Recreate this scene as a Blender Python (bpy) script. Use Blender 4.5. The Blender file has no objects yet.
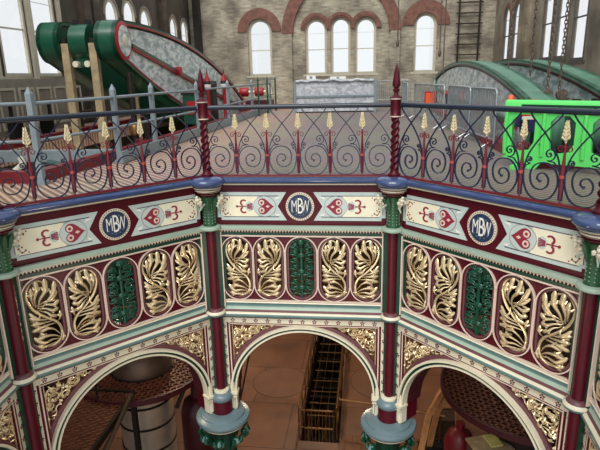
import bpy, bmesh, math, random
from mathutils import Vector, Matrix
PI=math.pi; sin=math.sin; cos=math.cos
random.seed(4)
C=bpy.context.scene.collection
sc=bpy.context.scene
# ---------------------------------------------------------------- materials
def lin(c):
    c/=255.0
    return c/12.92 if c<=.04045 else ((c+.055)/1.055)**2.4
def col(r,g,b): return (lin(r),lin(g),lin(b),1)
MATS={}
def mat(name,rgb,rough=.45,metal=0,noise=0,scale=6,bump=0,spec=.5,coat=0):
    if name in MATS: return MATS[name]
    m=bpy.data.materials.new(name); m.use_nodes=True; nt=m.node_tree; b=nt.nodes['Principled BSDF']
    b.inputs['Base Color'].default_value=col(*rgb); b.inputs['Roughness'].default_value=rough
    b.inputs['Metallic'].default_value=metal; b.inputs['Specular IOR Level'].default_value=spec
    b.inputs['Coat Weight'].default_value=coat
    tc=nt.nodes.new('ShaderNodeTexCoord'); n=nt.nodes.new('ShaderNodeTexNoise')
    n.inputs['Scale'].default_value=scale; n.inputs['Detail'].default_value=5
    nt.links.new(tc.outputs['Object'],n.inputs['Vector'])
    mx=nt.nodes.new('ShaderNodeMix'); mx.data_type='RGBA'
    k=1-noise; d=[c*k for c in col(*rgb)[:3]]+[1]; l=[min(1,c*(1+noise*.6)) for c in col(*rgb)[:3]]+[1]
    mx.inputs[6].default_value=d; mx.inputs[7].default_value=l
    rp=nt.nodes.new('ShaderNodeMapRange'); rp.inputs[1].default_value=.3; rp.inputs[2].default_value=.7
    nt.links.new(n.outputs['Fac'],rp.inputs[0]); nt.links.new(rp.outputs[0],mx.inputs[0])
    nt.links.new(mx.outputs[2],b.inputs['Base Color'])
    if bump:
        bp=nt.nodes.new('ShaderNodeBump'); bp.inputs['Strength'].default_value=bump; bp.inputs['Distance'].default_value=.02
        nt.links.new(n.outputs['Fac'],bp.inputs['Height']); nt.links.new(bp.outputs[0],b.inputs['Normal'])
    MATS[name]=m; return m
maroon=mat('maroon paint',(80,8,26),.38,noise=.12,spec=.3)
maroon_dk=mat('deep maroon paint',(70,22,32),.4,noise=.15)
blue=mat('blue gloss paint',(60,78,120),.18,noise=.08,coat=.4)
slate=mat('slate blue grey paint',(104,126,134),.3,noise=.1)
teal=mat('teal paint',(98,130,130),.3,noise=.12)
palegreen=mat('pale green paint',(160,182,166),.35,noise=.08)
duck=mat('duck egg paint',(190,204,200),.4,noise=.06)
cream=mat('cream paint',(222,216,192),.4,noise=.06)
fcream=mat('frieze cream paint',(238,232,205),.45,noise=.05)
pinkline=mat('pink white paint',(222,202,186),.4,noise=.05)
mauve=mat('mauve paint',(104,62,68),.45,noise=.15)
green=mat('green paint',(12,62,46),.35,noise=.15)
capgreen=mat('capital green paint',(40,84,54),.35,noise=.25,scale=20)
gold=mat('gold foliage paint',(222,202,162),.27,metal=.5,noise=.18,scale=10)
leafgreen=mat('green foliage paint',(12,74,54),.2,noise=.25,scale=12)
heart=mat('heart red paint',(140,34,58),.5,noise=.05)
navy=mat('navy paint',(34,40,66),.22,noise=.1,spec=.8)
railm=mat('dark slate rail paint',(34,44,58),.25)
clasp=mat('clasp red paint',(178,74,70),.4)
stemred=mat('stem maroon paint',(112,30,44),.35,noise=.15)
tipcream=mat('leaf tip cream paint',(214,200,160),.45,noise=.2,scale=30)
roundblue=mat('roundel blue paint',(34,50,82),.45,noise=.15,scale=25)
white=mat('white paint',(236,234,226),.4,noise=.04)
black=mat('black iron',(22,22,24),.5,noise=.2)
dark=mat('dark oily iron',(40,32,26),.5,metal=.3,noise=.4,scale=9)
brass=mat('brass tube',(150,112,70),.35,metal=.7,noise=.2)
greyp=mat('grey blue paint',(132,146,152),.45,noise=.15)
steel=mat('galvanised steel',(170,178,182),.35,metal=.6,noise=.15)
beamgreen=mat('engine green paint',(24,84,62),.3,noise=.15,coat=.2)
beamgreen2=mat('dusty engine green paint',(86,134,112),.45,noise=.3,scale=3)
beamred=mat('engine red paint',(168,32,40),.4,noise=.15)
wood=mat('pale timber',(168,150,116),.7,noise=.3,scale=8)
darkwood=mat('dark timber',(80,60,44),.7,noise=.3,scale=8)
orangewood=mat('sawn timber',(204,146,92),.7,noise=.25,scale=8)
plast=mat('bright green plastic',(100,226,112),.4,noise=.05)
orange=mat('orange plastic',(232,96,48),.4)
fabred=mat('red cloth',(196,36,40),.8); fabnavy=mat('navy cloth',(30,36,74),.8)
rust=mat('rusty chain iron',(112,98,88),.5,metal=.4,noise=.4,scale=20)
cladding=mat('pale metal cladding',(216,210,192),.3,metal=.55,noise=.15,scale=3)
wframe=mat('window frame paint',(196,188,168),.5,noise=.12)
wframe2=mat('dark window frame paint',(84,78,74),.55,noise=.2)
panelpaint=mat('drab wainscot paint',(146,136,122),.6,noise=.2,scale=3)
redbrick=mat('red arch brick',(126,86,74),.8,noise=.35,scale=5,bump=.4)
kerbred=mat('kerb red paint',(118,24,34),.4,noise=.2,scale=4)
concrete=mat('pit concrete',(84,72,62),.85,noise=.3,scale=2)
def streaked():
    m=bpy.data.materials.new('streaked beam web'); m.use_nodes=True; nt=m.node_tree; b=nt.nodes['Principled BSDF']
    b.inputs['Roughness'].default_value=.35; b.inputs['Metallic'].default_value=.3
    tc=nt.nodes.new('ShaderNodeTexCoord'); mp=nt.nodes.new('ShaderNodeMapping'); mp.inputs['Scale'].default_value=(3,1.4,3.4)
    mp.inputs['Rotation'].default_value=(-.5,0,0)
    n=nt.nodes.new('ShaderNodeTexNoise'); n.inputs['Scale'].default_value=2.2; n.inputs['Detail'].default_value=8; n.inputs['Distortion'].default_value=.6
    r=nt.nodes.new('ShaderNodeValToRGB'); e=r.color_ramp.elements; e[0].position=.38; e[0].color=col(152,174,174); e[1].position=.6; e[1].color=col(234,240,238)
    nt.links.new(tc.outputs['Object'],mp.inputs[0]); nt.links.new(mp.outputs[0],n.inputs['Vector']); nt.links.new(n.outputs['Fac'],r.inputs[0]); nt.links.new(r.outputs[0],b.inputs['Base Color'])
    return m
webm=streaked()
def wrapmat():
    m=bpy.data.materials.new('bubble wrap'); m.use_nodes=True; nt=m.node_tree; b=nt.nodes['Principled BSDF']
    b.inputs['Roughness'].default_value=.25
    tc=nt.nodes.new('ShaderNodeTexCoord'); n=nt.nodes.new('ShaderNodeTexNoise'); n.inputs['Scale'].default_value=5; n.inputs['Detail'].default_value=7; n.inputs['Distortion'].default_value=1.5
    r=nt.nodes.new('ShaderNodeValToRGB'); e=r.color_ramp.elements; e[0].position=.35; e[0].color=col(160,165,174); e[1].position=.68; e[1].color=col(214,218,224)
    bp=nt.nodes.new('ShaderNodeBump'); bp.inputs['Strength'].default_value=.6; bp.inputs['Distance'].default_value=.05
    nt.links.new(tc.outputs['Object'],n.inputs['Vector']); nt.links.new(n.outputs['Fac'],r.inputs[0]); nt.links.new(r.outputs[0],b.inputs['Base Color'])
    nt.links.new(n.outputs['Fac'],bp.inputs['Height']); nt.links.new(bp.outputs[0],b.inputs['Normal'])
    return m
wrap=wrapmat()
def brickmat(name,rot,c1,c2,mortar):
    m=bpy.data.materials.new(name); m.use_nodes=True; nt=m.node_tree; b=nt.nodes['Principled BSDF']; b.inputs['Roughness'].default_value=.85
    tc=nt.nodes.new('ShaderNodeTexCoord'); mp=nt.nodes.new('ShaderNodeMapping'); mp.inputs['Rotation'].default_value=rot
    br=nt.nodes.new('ShaderNodeTexBrick'); br.inputs['Scale'].default_value=1; br.inputs['Brick Width'].default_value=.3; br.inputs['Row Height'].default_value=.1
    br.inputs['Mortar Size'].default_value=.012; br.inputs['Color1'].default_value=col(*c1); br.inputs['Color2'].default_value=col(*c2); br.inputs['Mortar'].default_value=col(*mortar)
    n=nt.nodes.new('ShaderNodeTexNoise'); n.inputs['Scale'].default_value=.9; n.inputs['Detail'].default_value=8
    r=nt.nodes.new('ShaderNodeValToRGB'); e=r.color_ramp.elements; e[0].position=.32; e[0].color=(.42,.40,.38,1); e[1].position=.66; e[1].color=(1.1,1.08,1.05,1)
    mx=nt.nodes.new('ShaderNodeMix'); mx.data_type='RGBA'; mx.blend_type='MULTIPLY'; mx.inputs[0].default_value=1
    bp=nt.nodes.new('ShaderNodeBump'); bp.inputs['Strength'].default_value=.5; bp.inputs['Distance'].default_value=.03
    L=nt.links.new
    L(tc.outputs['Object'],mp.inputs[0]); L(mp.outputs[0],br.inputs['Vector']); L(tc.outputs['Object'],n.inputs['Vector']); L(n.outputs['Fac'],r.inputs[0])
    L(br.outputs['Color'],mx.inputs[6]); L(r.outputs[0],mx.inputs[7]); L(mx.outputs[2],b.inputs['Base Color']); L(br.outputs['Fac'],bp.inputs['Height']); bp.invert=True; L(bp.outputs[0],b.inputs['Normal'])
    return m
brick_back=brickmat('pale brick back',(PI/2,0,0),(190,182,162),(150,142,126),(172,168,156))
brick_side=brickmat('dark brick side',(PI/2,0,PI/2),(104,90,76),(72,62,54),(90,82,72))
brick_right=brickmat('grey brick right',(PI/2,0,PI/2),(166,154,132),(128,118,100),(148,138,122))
def floormat():
    m=bpy.data.materials.new('ribbed iron floor'); m.use_nodes=True; nt=m.node_tree; b=nt.nodes['Principled BSDF']; b.inputs['Roughness'].default_value=.55
    L=nt.links.new
    tc=nt.nodes.new('ShaderNodeTexCoord'); mp=nt.nodes.new('ShaderNodeMapping'); mp.inputs['Rotation'].default_value=(0,0,-PI/4)
    w=nt.nodes.new('ShaderNodeTexWave'); w.wave_type='BANDS'; w.bands_direction='X'; w.inputs['Scale'].default_value=3.3; w.inputs['Distortion'].default_value=.15
    r=nt.nodes.new('ShaderNodeValToRGB'); e=r.color_ramp.elements; e[0].position=.25; e[0].color=(.42,.36,.33,1); e[1].position=.6; e[1].color=(1,1,1,1)
    n=nt.nodes.new('ShaderNodeTexNoise'); n.inputs['Scale'].default_value=.5; n.inputs['Detail'].default_value=6
    sx=nt.nodes.new('ShaderNodeSeparateXYZ'); mr=nt.nodes.new('ShaderNodeMapRange'); mr.inputs[1].default_value=-2.6; mr.inputs[2].default_value=-.2
    r2=nt.nodes.new('ShaderNodeMix'); r2.data_type='RGBA'; r2.inputs[6].default_value=col(216,186,168); r2.inputs[7].default_value=col(158,148,142)
    n2=nt.nodes.new('ShaderNodeMix'); n2.data_type='RGBA'; n2.blend_type='MULTIPLY'; n2.inputs[0].default_value=1
    n3=nt.nodes.new('ShaderNodeMix'); n3.data_type='RGBA'; n3.blend_type='MULTIPLY'; n3.inputs[0].default_value=.5
    bp=nt.nodes.new('ShaderNodeBump'); bp.inputs['Strength'].default_value=.7; bp.inputs['Distance'].default_value=.03
    L(tc.outputs['Object'],mp.inputs[0]); L(mp.outputs[0],w.inputs['Vector']); L(w.outputs['Fac'],r.inputs[0]); L(tc.outputs['Object'],n.inputs['Vector'])
    L(tc.outputs['Object'],sx.inputs[0]); L(sx.outputs[0],mr.inputs[0]); L(mr.outputs[0],r2.inputs[0]); L(r2.outputs[2],n2.inputs[6]); L(r.outputs[0],n2.inputs[7])
    L(n2.outputs[2],n3.inputs[6]); L(n.outputs['Color'],n3.inputs[7]); L(n3.outputs[2],b.inputs['Base Color']); L(w.outputs['Fac'],bp.inputs['Height']); L(bp.outputs[0],b.inputs['Normal'])
    return m
ribfloor=floormat()
def lowfloor():
    m=bpy.data.materials.new('brown stone floor'); m.use_nodes=True; nt=m.node_tree; b=nt.nodes['Principled BSDF']; b.inputs['Roughness'].default_value=.45
    L=nt.links.new
    tc=nt.nodes.new('ShaderNodeTexCoord'); br=nt.nodes.new('ShaderNodeTexBrick'); br.inputs['Scale'].default_value=1; br.inputs['Brick Width'].default_value=2.3; br.inputs['Row Height'].default_value=1.9; br.inputs['Mortar Size'].default_value=.012
    br.inputs['Color1'].default_value=col(158,116,92); br.inputs['Color2'].default_value=col(142,104,82); br.inputs['Mortar'].default_value=col(92,66,52)
    n=nt.nodes.new('ShaderNodeTexNoise'); n.inputs['Scale'].default_value=.8; n.inputs['Detail'].default_value=8
    r=nt.nodes.new('ShaderNodeValToRGB'); e=r.color_ramp.elements; e[0].position=.35; e[0].color=(.62,.62,.64,1); e[1].position=.65; e[1].color=(1.1,1.05,1,1)
    mx=nt.nodes.new('ShaderNodeMix'); mx.data_type='RGBA'; mx.blend_type='MULTIPLY'; mx.inputs[0].default_value=1
    L(tc.outputs['Object'],br.inputs['Vector']); L(tc.outputs['Object'],n.inputs['Vector']); L(n.outputs['Fac'],r.inputs[0]); L(br.outputs['Color'],mx.inputs[6]); L(r.outputs[0],mx.inputs[7]); L(mx.outputs[2],b.inputs['Base Color'])
    return m
lowf=lowfloor()
def glassmat():
    m=bpy.data.materials.new('window glass'); m.use_nodes=True; nt=m.node_tree; nt.nodes.remove(nt.nodes['Principled BSDF'])
    t=nt.nodes.new('ShaderNodeBsdfTransparent'); g=nt.nodes.new('ShaderNodeBsdfGlossy'); g.inputs['Roughness'].default_value=0; x=nt.nodes.new('ShaderNodeMixShader'); x.inputs[0].default_value=.06
    nt.links.new(t.outputs[0],x.inputs[1]); nt.links.new(g.outputs[0],x.inputs[2]); nt.links.new(x.outputs[0],nt.nodes['Material Output'].inputs[0]); return m
glass=glassmat()
# ---------------------------------------------------------------- mesh builder
class MB:
    def __init__(s): s.v=[];s.f=[];s.mi=[];s.mats=[];s.sm=[]
    def slot(s,m):
        if m not in s.mats: s.mats.append(m)
        return s.mats.index(m)
    def add(s,vs,fs,m,smooth=False):
        o=len(s.v); k=s.slot(m); s.v+=[tuple(v) for v in vs]
        for f in fs: s.f.append([o+i for i in f]); s.mi.append(k); s.sm.append(smooth)
        return s
    def box(s,c,d,m,M=None):
        hx,hy,hz=d[0]/2,d[1]/2,d[2]/2
        vs=[Vector((x*hx,y*hy,z*hz)) for x in(-1,1) for y in(-1,1) for z in(-1,1)]
        if M: vs=[M@v for v in vs]
        vs=[v+Vector(c) for v in vs]
        return s.add(vs,[(0,1,3,2),(4,6,7,5),(0,4,5,1),(2,3,7,6),(0,2,6,4),(1,5,7,3)],m)
    def prism(s,poly,y0,y1,m,ax='y',caps=True):
        """poly of (a,b) extruded; ax y -> (a,y,b); z -> (a,b,z); x -> (x,a,b)"""
        n=len(poly)
        if ax=='y': g=lambda p,t:(p[0],t,p[1])
        elif ax=='z': g=lambda p,t:(p[0],p[1],t)
        else: g=lambda p,t:(t,p[0],p[1])
        vs=[g(p,y0) for p in poly]+[g(p,y1) for p in poly]
        fs=[(i,(i+1)%n,n+(i+1)%n,n+i) for i in range(n)]
        if caps: fs+=[tuple(range(n)),tuple(range(n,2*n))]
        return s.add(vs,fs,m)
    def ring(s,outer,inner,y0,y1,m,ax='y'):
        """band between two equal-length closed loops, extruded"""
        n=len(outer)
        if ax=='y': g=lambda p,t:(p[0],t,p[1])
        elif ax=='z': g=lambda p,t:(p[0],p[1],t)
        else: g=lambda p,t:(t,p[0],p[1])
        vs=[g(p,t) for t in(y0,y1) for L in(outer,inner) for p in L]
        fs=[]
        for i in range(n):
            j=(i+1)%n
            fs+=[(i,j,n+j,n+i),(2*n+i,2*n+j,3*n+j,3*n+i),(i,j,2*n+j,2*n+i),(n+i,n+j,3*n+j,3*n+i)]
        return s.add(vs,fs,m)
    def strip(s,A,B,y0,y1,m):
        """open band between two polylines (arch)"""
        n=len(A); vs=[(p[0],t,p[1]) for t in(y0,y1) for L in(A,B) for p in L]; fs=[]
        for i in range(n-1):
            j=i+1
            fs+=[(i,j,n+j,n+i),(2*n+i,2*n+j,3*n+j,3*n+i),(i,j,2*n+j,2*n+i),(n+i,n+j,3*n+j,3*n+i)]
        fs+=[(0,n,3*n,2*n),(n-1,2*n-1,4*n-1,3*n-1)]
        return s.add(vs,fs,m)
    def tube(s,pts,rad,m,n=6,flat=1.0,up=Vector((0,1,0)),closed=False):
        pts=[Vector(p) for p in pts]; N=len(pts); vs=[];fs=[]
        if not hasattr(rad,'__len__'): rad=[rad]*N
        for i,p in enumerate(pts):
            if closed: t=pts[(i+1)%N]-pts[i-1]
            else: t=pts[min(i+1,N-1)]-pts[max(i-1,0)]
            if t.length<1e-9: t=Vector((0,0,1))
            t.normalize(); u=up if abs(t.dot(up))<.95 else Vector((1,0,0))
            a=t.cross(u).normalized(); b=a.cross(t).normalized()
            for k in range(n):
                q=2*PI*k/n+PI/n; vs.append(p+a*(cos(q)*rad[i])+b*(sin(q)*rad[i]*flat))
        for i in range(N if closed else N-1):
            j=(i+1)%N
            for k in range(n): fs.append((i*n+k,i*n+(k+1)%n,j*n+(k+1)%n,j*n+k))
        if not closed: fs+=[tuple(range(n)),tuple(range((N-1)*n,N*n))]
        return s.add(vs,fs,m,n>4)
    def lathe(s,prof,m,c=(0,0,0),n=32,axis='z',mfn=None):
        """prof (r,h); m may be list per segment"""
        c=Vector(c); segs=len(prof)-1
        for i in range(segs):
            (r0,h0),(r1,h1)=prof[i],prof[i+1]; vs=[]
            for r,h in((r0,h0),(r1,h1)):
                for k in range(n):
                    a=2*PI*k/n
                    v=Vector((r*cos(a),r*sin(a),h))
                    if axis=='x': v=Vector((h,r*cos(a),r*sin(a)))
                    if axis=='y': v=Vector((r*cos(a),h,r*sin(a)))
                    vs.append(c+v)
            mm=m[i] if isinstance(m,list) else m
            s.add(vs,[(k,(k+1)%n,n+(k+1)%n,n+k) for k in range(n)],mm,True)
        for idx,q in((0,prof[0]),(-1,prof[-1])):
            if q[0]>1e-4:
                vs=[]
                for k in range(n):
                    a=2*PI*k/n; r,h=q; v=Vector((r*cos(a),r*sin(a),h))
                    if axis=='x': v=Vector((h,r*cos(a),r*sin(a)))
                    if axis=='y': v=Vector((r*cos(a),h,r*sin(a)))
                    vs.append(c+v)
                s.add(vs,[tuple(range(n))],m[idx] if isinstance(m,list) else m)
        return s
    def mesh(s,name):
        me=bpy.data.meshes.new(name); me.from_pydata(s.v,[],s.f); me.polygons.foreach_set('material_index',s.mi); me.polygons.foreach_set('use_smooth',s.sm)
        for m in s.mats: me.materials.append(m)
        bm=bmesh.new(); bm.from_mesh(me); bmesh.ops.remove_doubles(bm,verts=bm.verts,dist=1e-5); bmesh.ops.recalc_face_normals(bm,faces=bm.faces); bm.to_mesh(me); bm.free()
        me.set_sharp_from_angle(angle=math.radians(50)) if hasattr(me,'set_sharp_from_angle') else None
        return me
    def obj(s,name,parent=None,loc=None,rot=0):
        o=bpy.data.objects.new(name,s.mesh(name)); C.objects.link(o); o.parent=parent
        if loc: o.location=loc
        o.rotation_euler.z=rot
        return o
def tag(o,label,cat,group=None,kind=None):
    if label: o['label']=label
    if cat: o['category']=cat
    if group: o['group']=group
    if kind: o['kind']=kind
    return o
def thing(name,label,cat,loc=(0,0,0),rz=0,group=None):
    o=bpy.data.objects.new(name,None); o.empty_display_size=.1; C.objects.link(o); o.location=loc; o.rotation_euler.z=rz
    return tag(o,label,cat,group)
def struct(o): o['kind']='structure'; return o
def link(name,me,parent=None,loc=(0,0,0),sx=1):
    o=bpy.data.objects.new(name,me); C.objects.link(o); o.parent=parent; o.location=loc; o.scale.x=sx; return o
def crom(P,n=6):
    P=[Vector(p) for p in P]; P=[P[0]*2-P[1]]+P+[P[-1]*2-P[-2]]; out=[]
    for i in range(1,len(P)-2):
        a,b,c,d=P[i-1:i+3]
        for k in range(n):
            t=k/n; out.append(.5*((2*b)+(c-a)*t+(2*a-5*b+4*c-d)*t*t+(3*b-a-3*c+d)*t**3))
    out.append(P[-2]); return out
def circ(cx,cz,r,n=24,a0=0): return [(cx+r*cos(a0+2*PI*k/n),cz+r*sin(a0+2*PI*k/n)) for k in range(n)]
def arc(cx,cz,r,a0,a1,n=24): return [(cx+r*cos(a0+(a1-a0)*k/n),cz+r*sin(a0+(a1-a0)*k/n)) for k in range(n+1)]
def stadium(cx,z0,z1,r,n=12):
    return arc(cx,z1-r,r,0,PI,n)+arc(cx,z0+r,r,PI,2*PI,n)
def fill_holes(outer,holes,t0,t1,m,ax):
    """polygon with holes, extruded -> MB"""
    bm=bmesh.new()
    if ax=='y': g=lambda p,t:(p[0],t,p[1])
    elif ax=='z': g=lambda p,t:(p[0],p[1],t)
    else: g=lambda p,t:(t,p[0],p[1])
    es=[]
    for L in [outer]+holes:
        vs=[bm.verts.new(g(p,0)) for p in L]
        es+=[bm.edges.new((vs[i],vs[(i+1)%len(vs)])) for i in range(len(vs))]
    nrm={'y':(0,1,0),'z':(0,0,1),'x':(1,0,0)}[ax]
    bmesh.ops.triangle_fill(bm,use_beauty=True,use_dissolve=False,edges=es,normal=nrm)
    bm.verts.index_update(); mb=MB(); vs=[v.co.copy() for v in bm.verts]; fs=[[v.index for v in f.verts] for f in bm.faces]
    off=Vector(nrm)
    mb.add([v+off*t0 for v in vs],fs,m); mb.add([v+off*t1 for v in vs],fs,m)
    for L in [outer]+holes: mb.prism(L,t0,t1,m,ax,caps=False)
    bm.free(); return mb

# ---------------------------------------------------------------- octagon geometry
A=Vector((-3.181,-2.023)); B=Vector((-1.325,0)); Cc=Vector((1.325,0)); D=Vector((3.2076,-2.0521))
A2=Vector((-3.02,-4.66)); D2=Vector((3.03,-4.69))
SIDES=[('left',A,B),('facing',B,Cc),('right',Cc,D),('far_left',A2,A),('far_right',D,D2)]
WORD={'left':'left side','facing':'side straight ahead','right':'right side',
      'far_left':'cut by left photo edge','far_right':'cut by right photo edge'}
# ---------------------------------------------------------------- foliage
def leaf(mb,pts,w,m,lobes=True,y0=0,bulge=.06):
    """fleshy acanthus leaf: swelling lobe with blunt curled tip and two side lobes. pts 2D (x,z)"""
    P=crom([(p[0],0,p[1]) for p in pts],4); N=len(P)
    Q=[]; R=[]
    for i,p in enumerate(P):
        t=i/(N-1); R.append(w*(.32+.95*sin(PI*min(1,t*.72)**1.7)) if t<.97 else w*.5); Q.append((p.x,y0-bulge*sin(PI*t*.85)**.8,p.z))
    mb.tube(Q,R,m,7,.8)
    if lobes:
        for s in(-1,1):
            for t0,ln in((.62,.3),):
                i=int(t0*(N-1)); p=P[i]; d=(P[min(i+1,N-1)]-P[i-1]).normalized(); L=min(.07,(P[-1]-P[0]).length*ln)
                nrm=Vector((-d.z,0,d.x))*s; e=p+d*L*.85+nrm*L*.55; mid=p+d*L*.5+nrm*L*.3
                y=y0-bulge*.8
                mb.tube([(p.x,y+.005,p.z),(mid.x,y-.008,mid.z),(e.x,y+.012,e.z)],[w*.5,w*.8,w*.4],m,6,.8)
def acanthus():
    mb=MB()
    sp=[(.10,.41),(.145,.33),(.15,.22),(.10,.08),(.0,-.04),(-.10,-.13),(-.145,-.24),(-.13,-.36),(-.05,-.425),(.05,-.41),(.10,-.33),(.07,-.26),(.01,-.26)]
    P=crom([(x,0,z) for x,z in sp],5); N=len(P)
    mb.tube([(p.x,-.02,p.z) for p in P],[.016-.006*abs(i/N-.4) for i in range(N)],gold,7)
    sp2=[(.10,.41),(.03,.43),(-.05,.38),(-.06,.30),(-.01,.26)]
    mb.tube([(p.x,-.02,p.z) for p in crom([(x,0,z) for x,z in sp2],4)],.011,gold,6)
    for pts,w in [([(.04,.05),(-.02,.14),(-.10,.24),(-.14,.38)],.022),([(.05,.08),(.03,.2),(-.03,.3),(-.045,.44)],.024),
                  ([(.07,.1),(.08,.22),(.05,.33),(.045,.44)],.022),([(.09,.13),(.11,.25),(.10,.36)],.018),
                  ([(.06,.12),(-.02,.16),(-.08,.17),(-.15,.26)],.018),([(.05,.10),(-.03,.12),(-.10,.10),(-.155,.14)],.02),([(.05,.08),(-.02,.07),(-.08,.03),(-.14,.04)],.02),
                  ([(.03,.04),(-.02,.02),(-.06,-.03),(-.12,-.06)],.018),([(.06,.06),(.05,.0),(.09,-.02),(.15,.06)],.016),
                  ([(-.05,-.09),(.02,-.06),(.09,-.03),(.155,.0)],.02),([(-.08,-.12),(.0,-.10),(.08,-.09),(.15,-.09)],.02),([(-.10,-.16),(-.02,-.14),(.07,-.15),(.15,-.18)],.021),
                  ([(-.12,-.14),(-.14,-.08),(-.15,-.0)],.014),
                  ([(-.13,-.32),(-.07,-.22),(.0,-.18),(.08,-.21)],.018),([(-.12,-.35),(-.05,-.29),(.04,-.27),(.12,-.30)],.021),([(-.11,-.37),(-.03,-.34),(.06,-.35),(.14,-.26)],.021),
                  ([(-.09,-.40),(-.01,-.395),(.07,-.40),(.12,-.37)],.018),([(-.14,-.24),(-.15,-.32),(-.13,-.40)],.012)]:
        leaf(mb,pts,w*.9,gold)
    return mb.mesh('gold_foliage')
def greenfol():
    mb=MB(); m=leafgreen
    mb.tube([(0,-.02,-.44),(0,-.03,-.2),(0,-.03,.1),(0,-.03,.44)],[.02,.014,.018,.012],m,7)
    for s in(-1,1):
        for z,rx in((.30,.12),(.02,.13),(-.28,.13)):
            P=[(s*x,-.02,z+q) for x,q in((.01,-.12),(.08,-.10),(rx,-.02),(rx-.03,.07),(.05,.06),(.05,.0),(.085,.0))]
            mb.tube(crom(P,4),.011,m,6)
        for z in(-.38,-.28,-.17,-.06,.05,.16,.27,.36):
            for dx,dz in((.14,.06),(.10,.10),(.13,-.03)):
                leaf(mb,[(s*.01,z),(s*dx*.5,z+dz*.5+.02),(s*dx*1.05,z+dz)],.0095,m,True,-.005,.035)
    for z in(-.3,-.05,.2): mb.lathe([(.0,-.02),(.035,-.015),(.045,0),(.02,.01)],m,(0,-.03,z),10,'y')
    leaf(mb,[(0,.3),(0,.38),(0,.45)],.03,m)
    return mb.mesh('green_foliage')
ACA=acanthus(); GRN=greenfol()
# ---------------------------------------------------------------- text
def text_mesh(body,size,sx,mat_,depth=.003):
    cu=bpy.data.curves.new('lettering','FONT'); cu.body=body; cu.size=size; cu.align_x='CENTER'; cu.align_y='CENTER'; cu.extrude=depth; cu.offset=-.002; cu.resolution_u=3
    o=bpy.data.objects.new('lettering',cu); C.objects.link(o); bpy.context.view_layer.update()
    dg=bpy.context.evaluated_depsgraph_get(); me=bpy.data.meshes.new_from_object(o.evaluated_get(dg)); bpy.data.objects.remove(o); bpy.data.curves.remove(cu)
    me.transform(Matrix.Rotation(PI/2,4,'X')@Matrix.Diagonal((sx,1,1,1))); me.materials.clear(); me.materials.append(mat_); return me
TXM=text_mesh('M',.25,.48,white); TXB=text_mesh('B',.33,.5,white); TXW=text_mesh('W',.25,.42,white)

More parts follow.
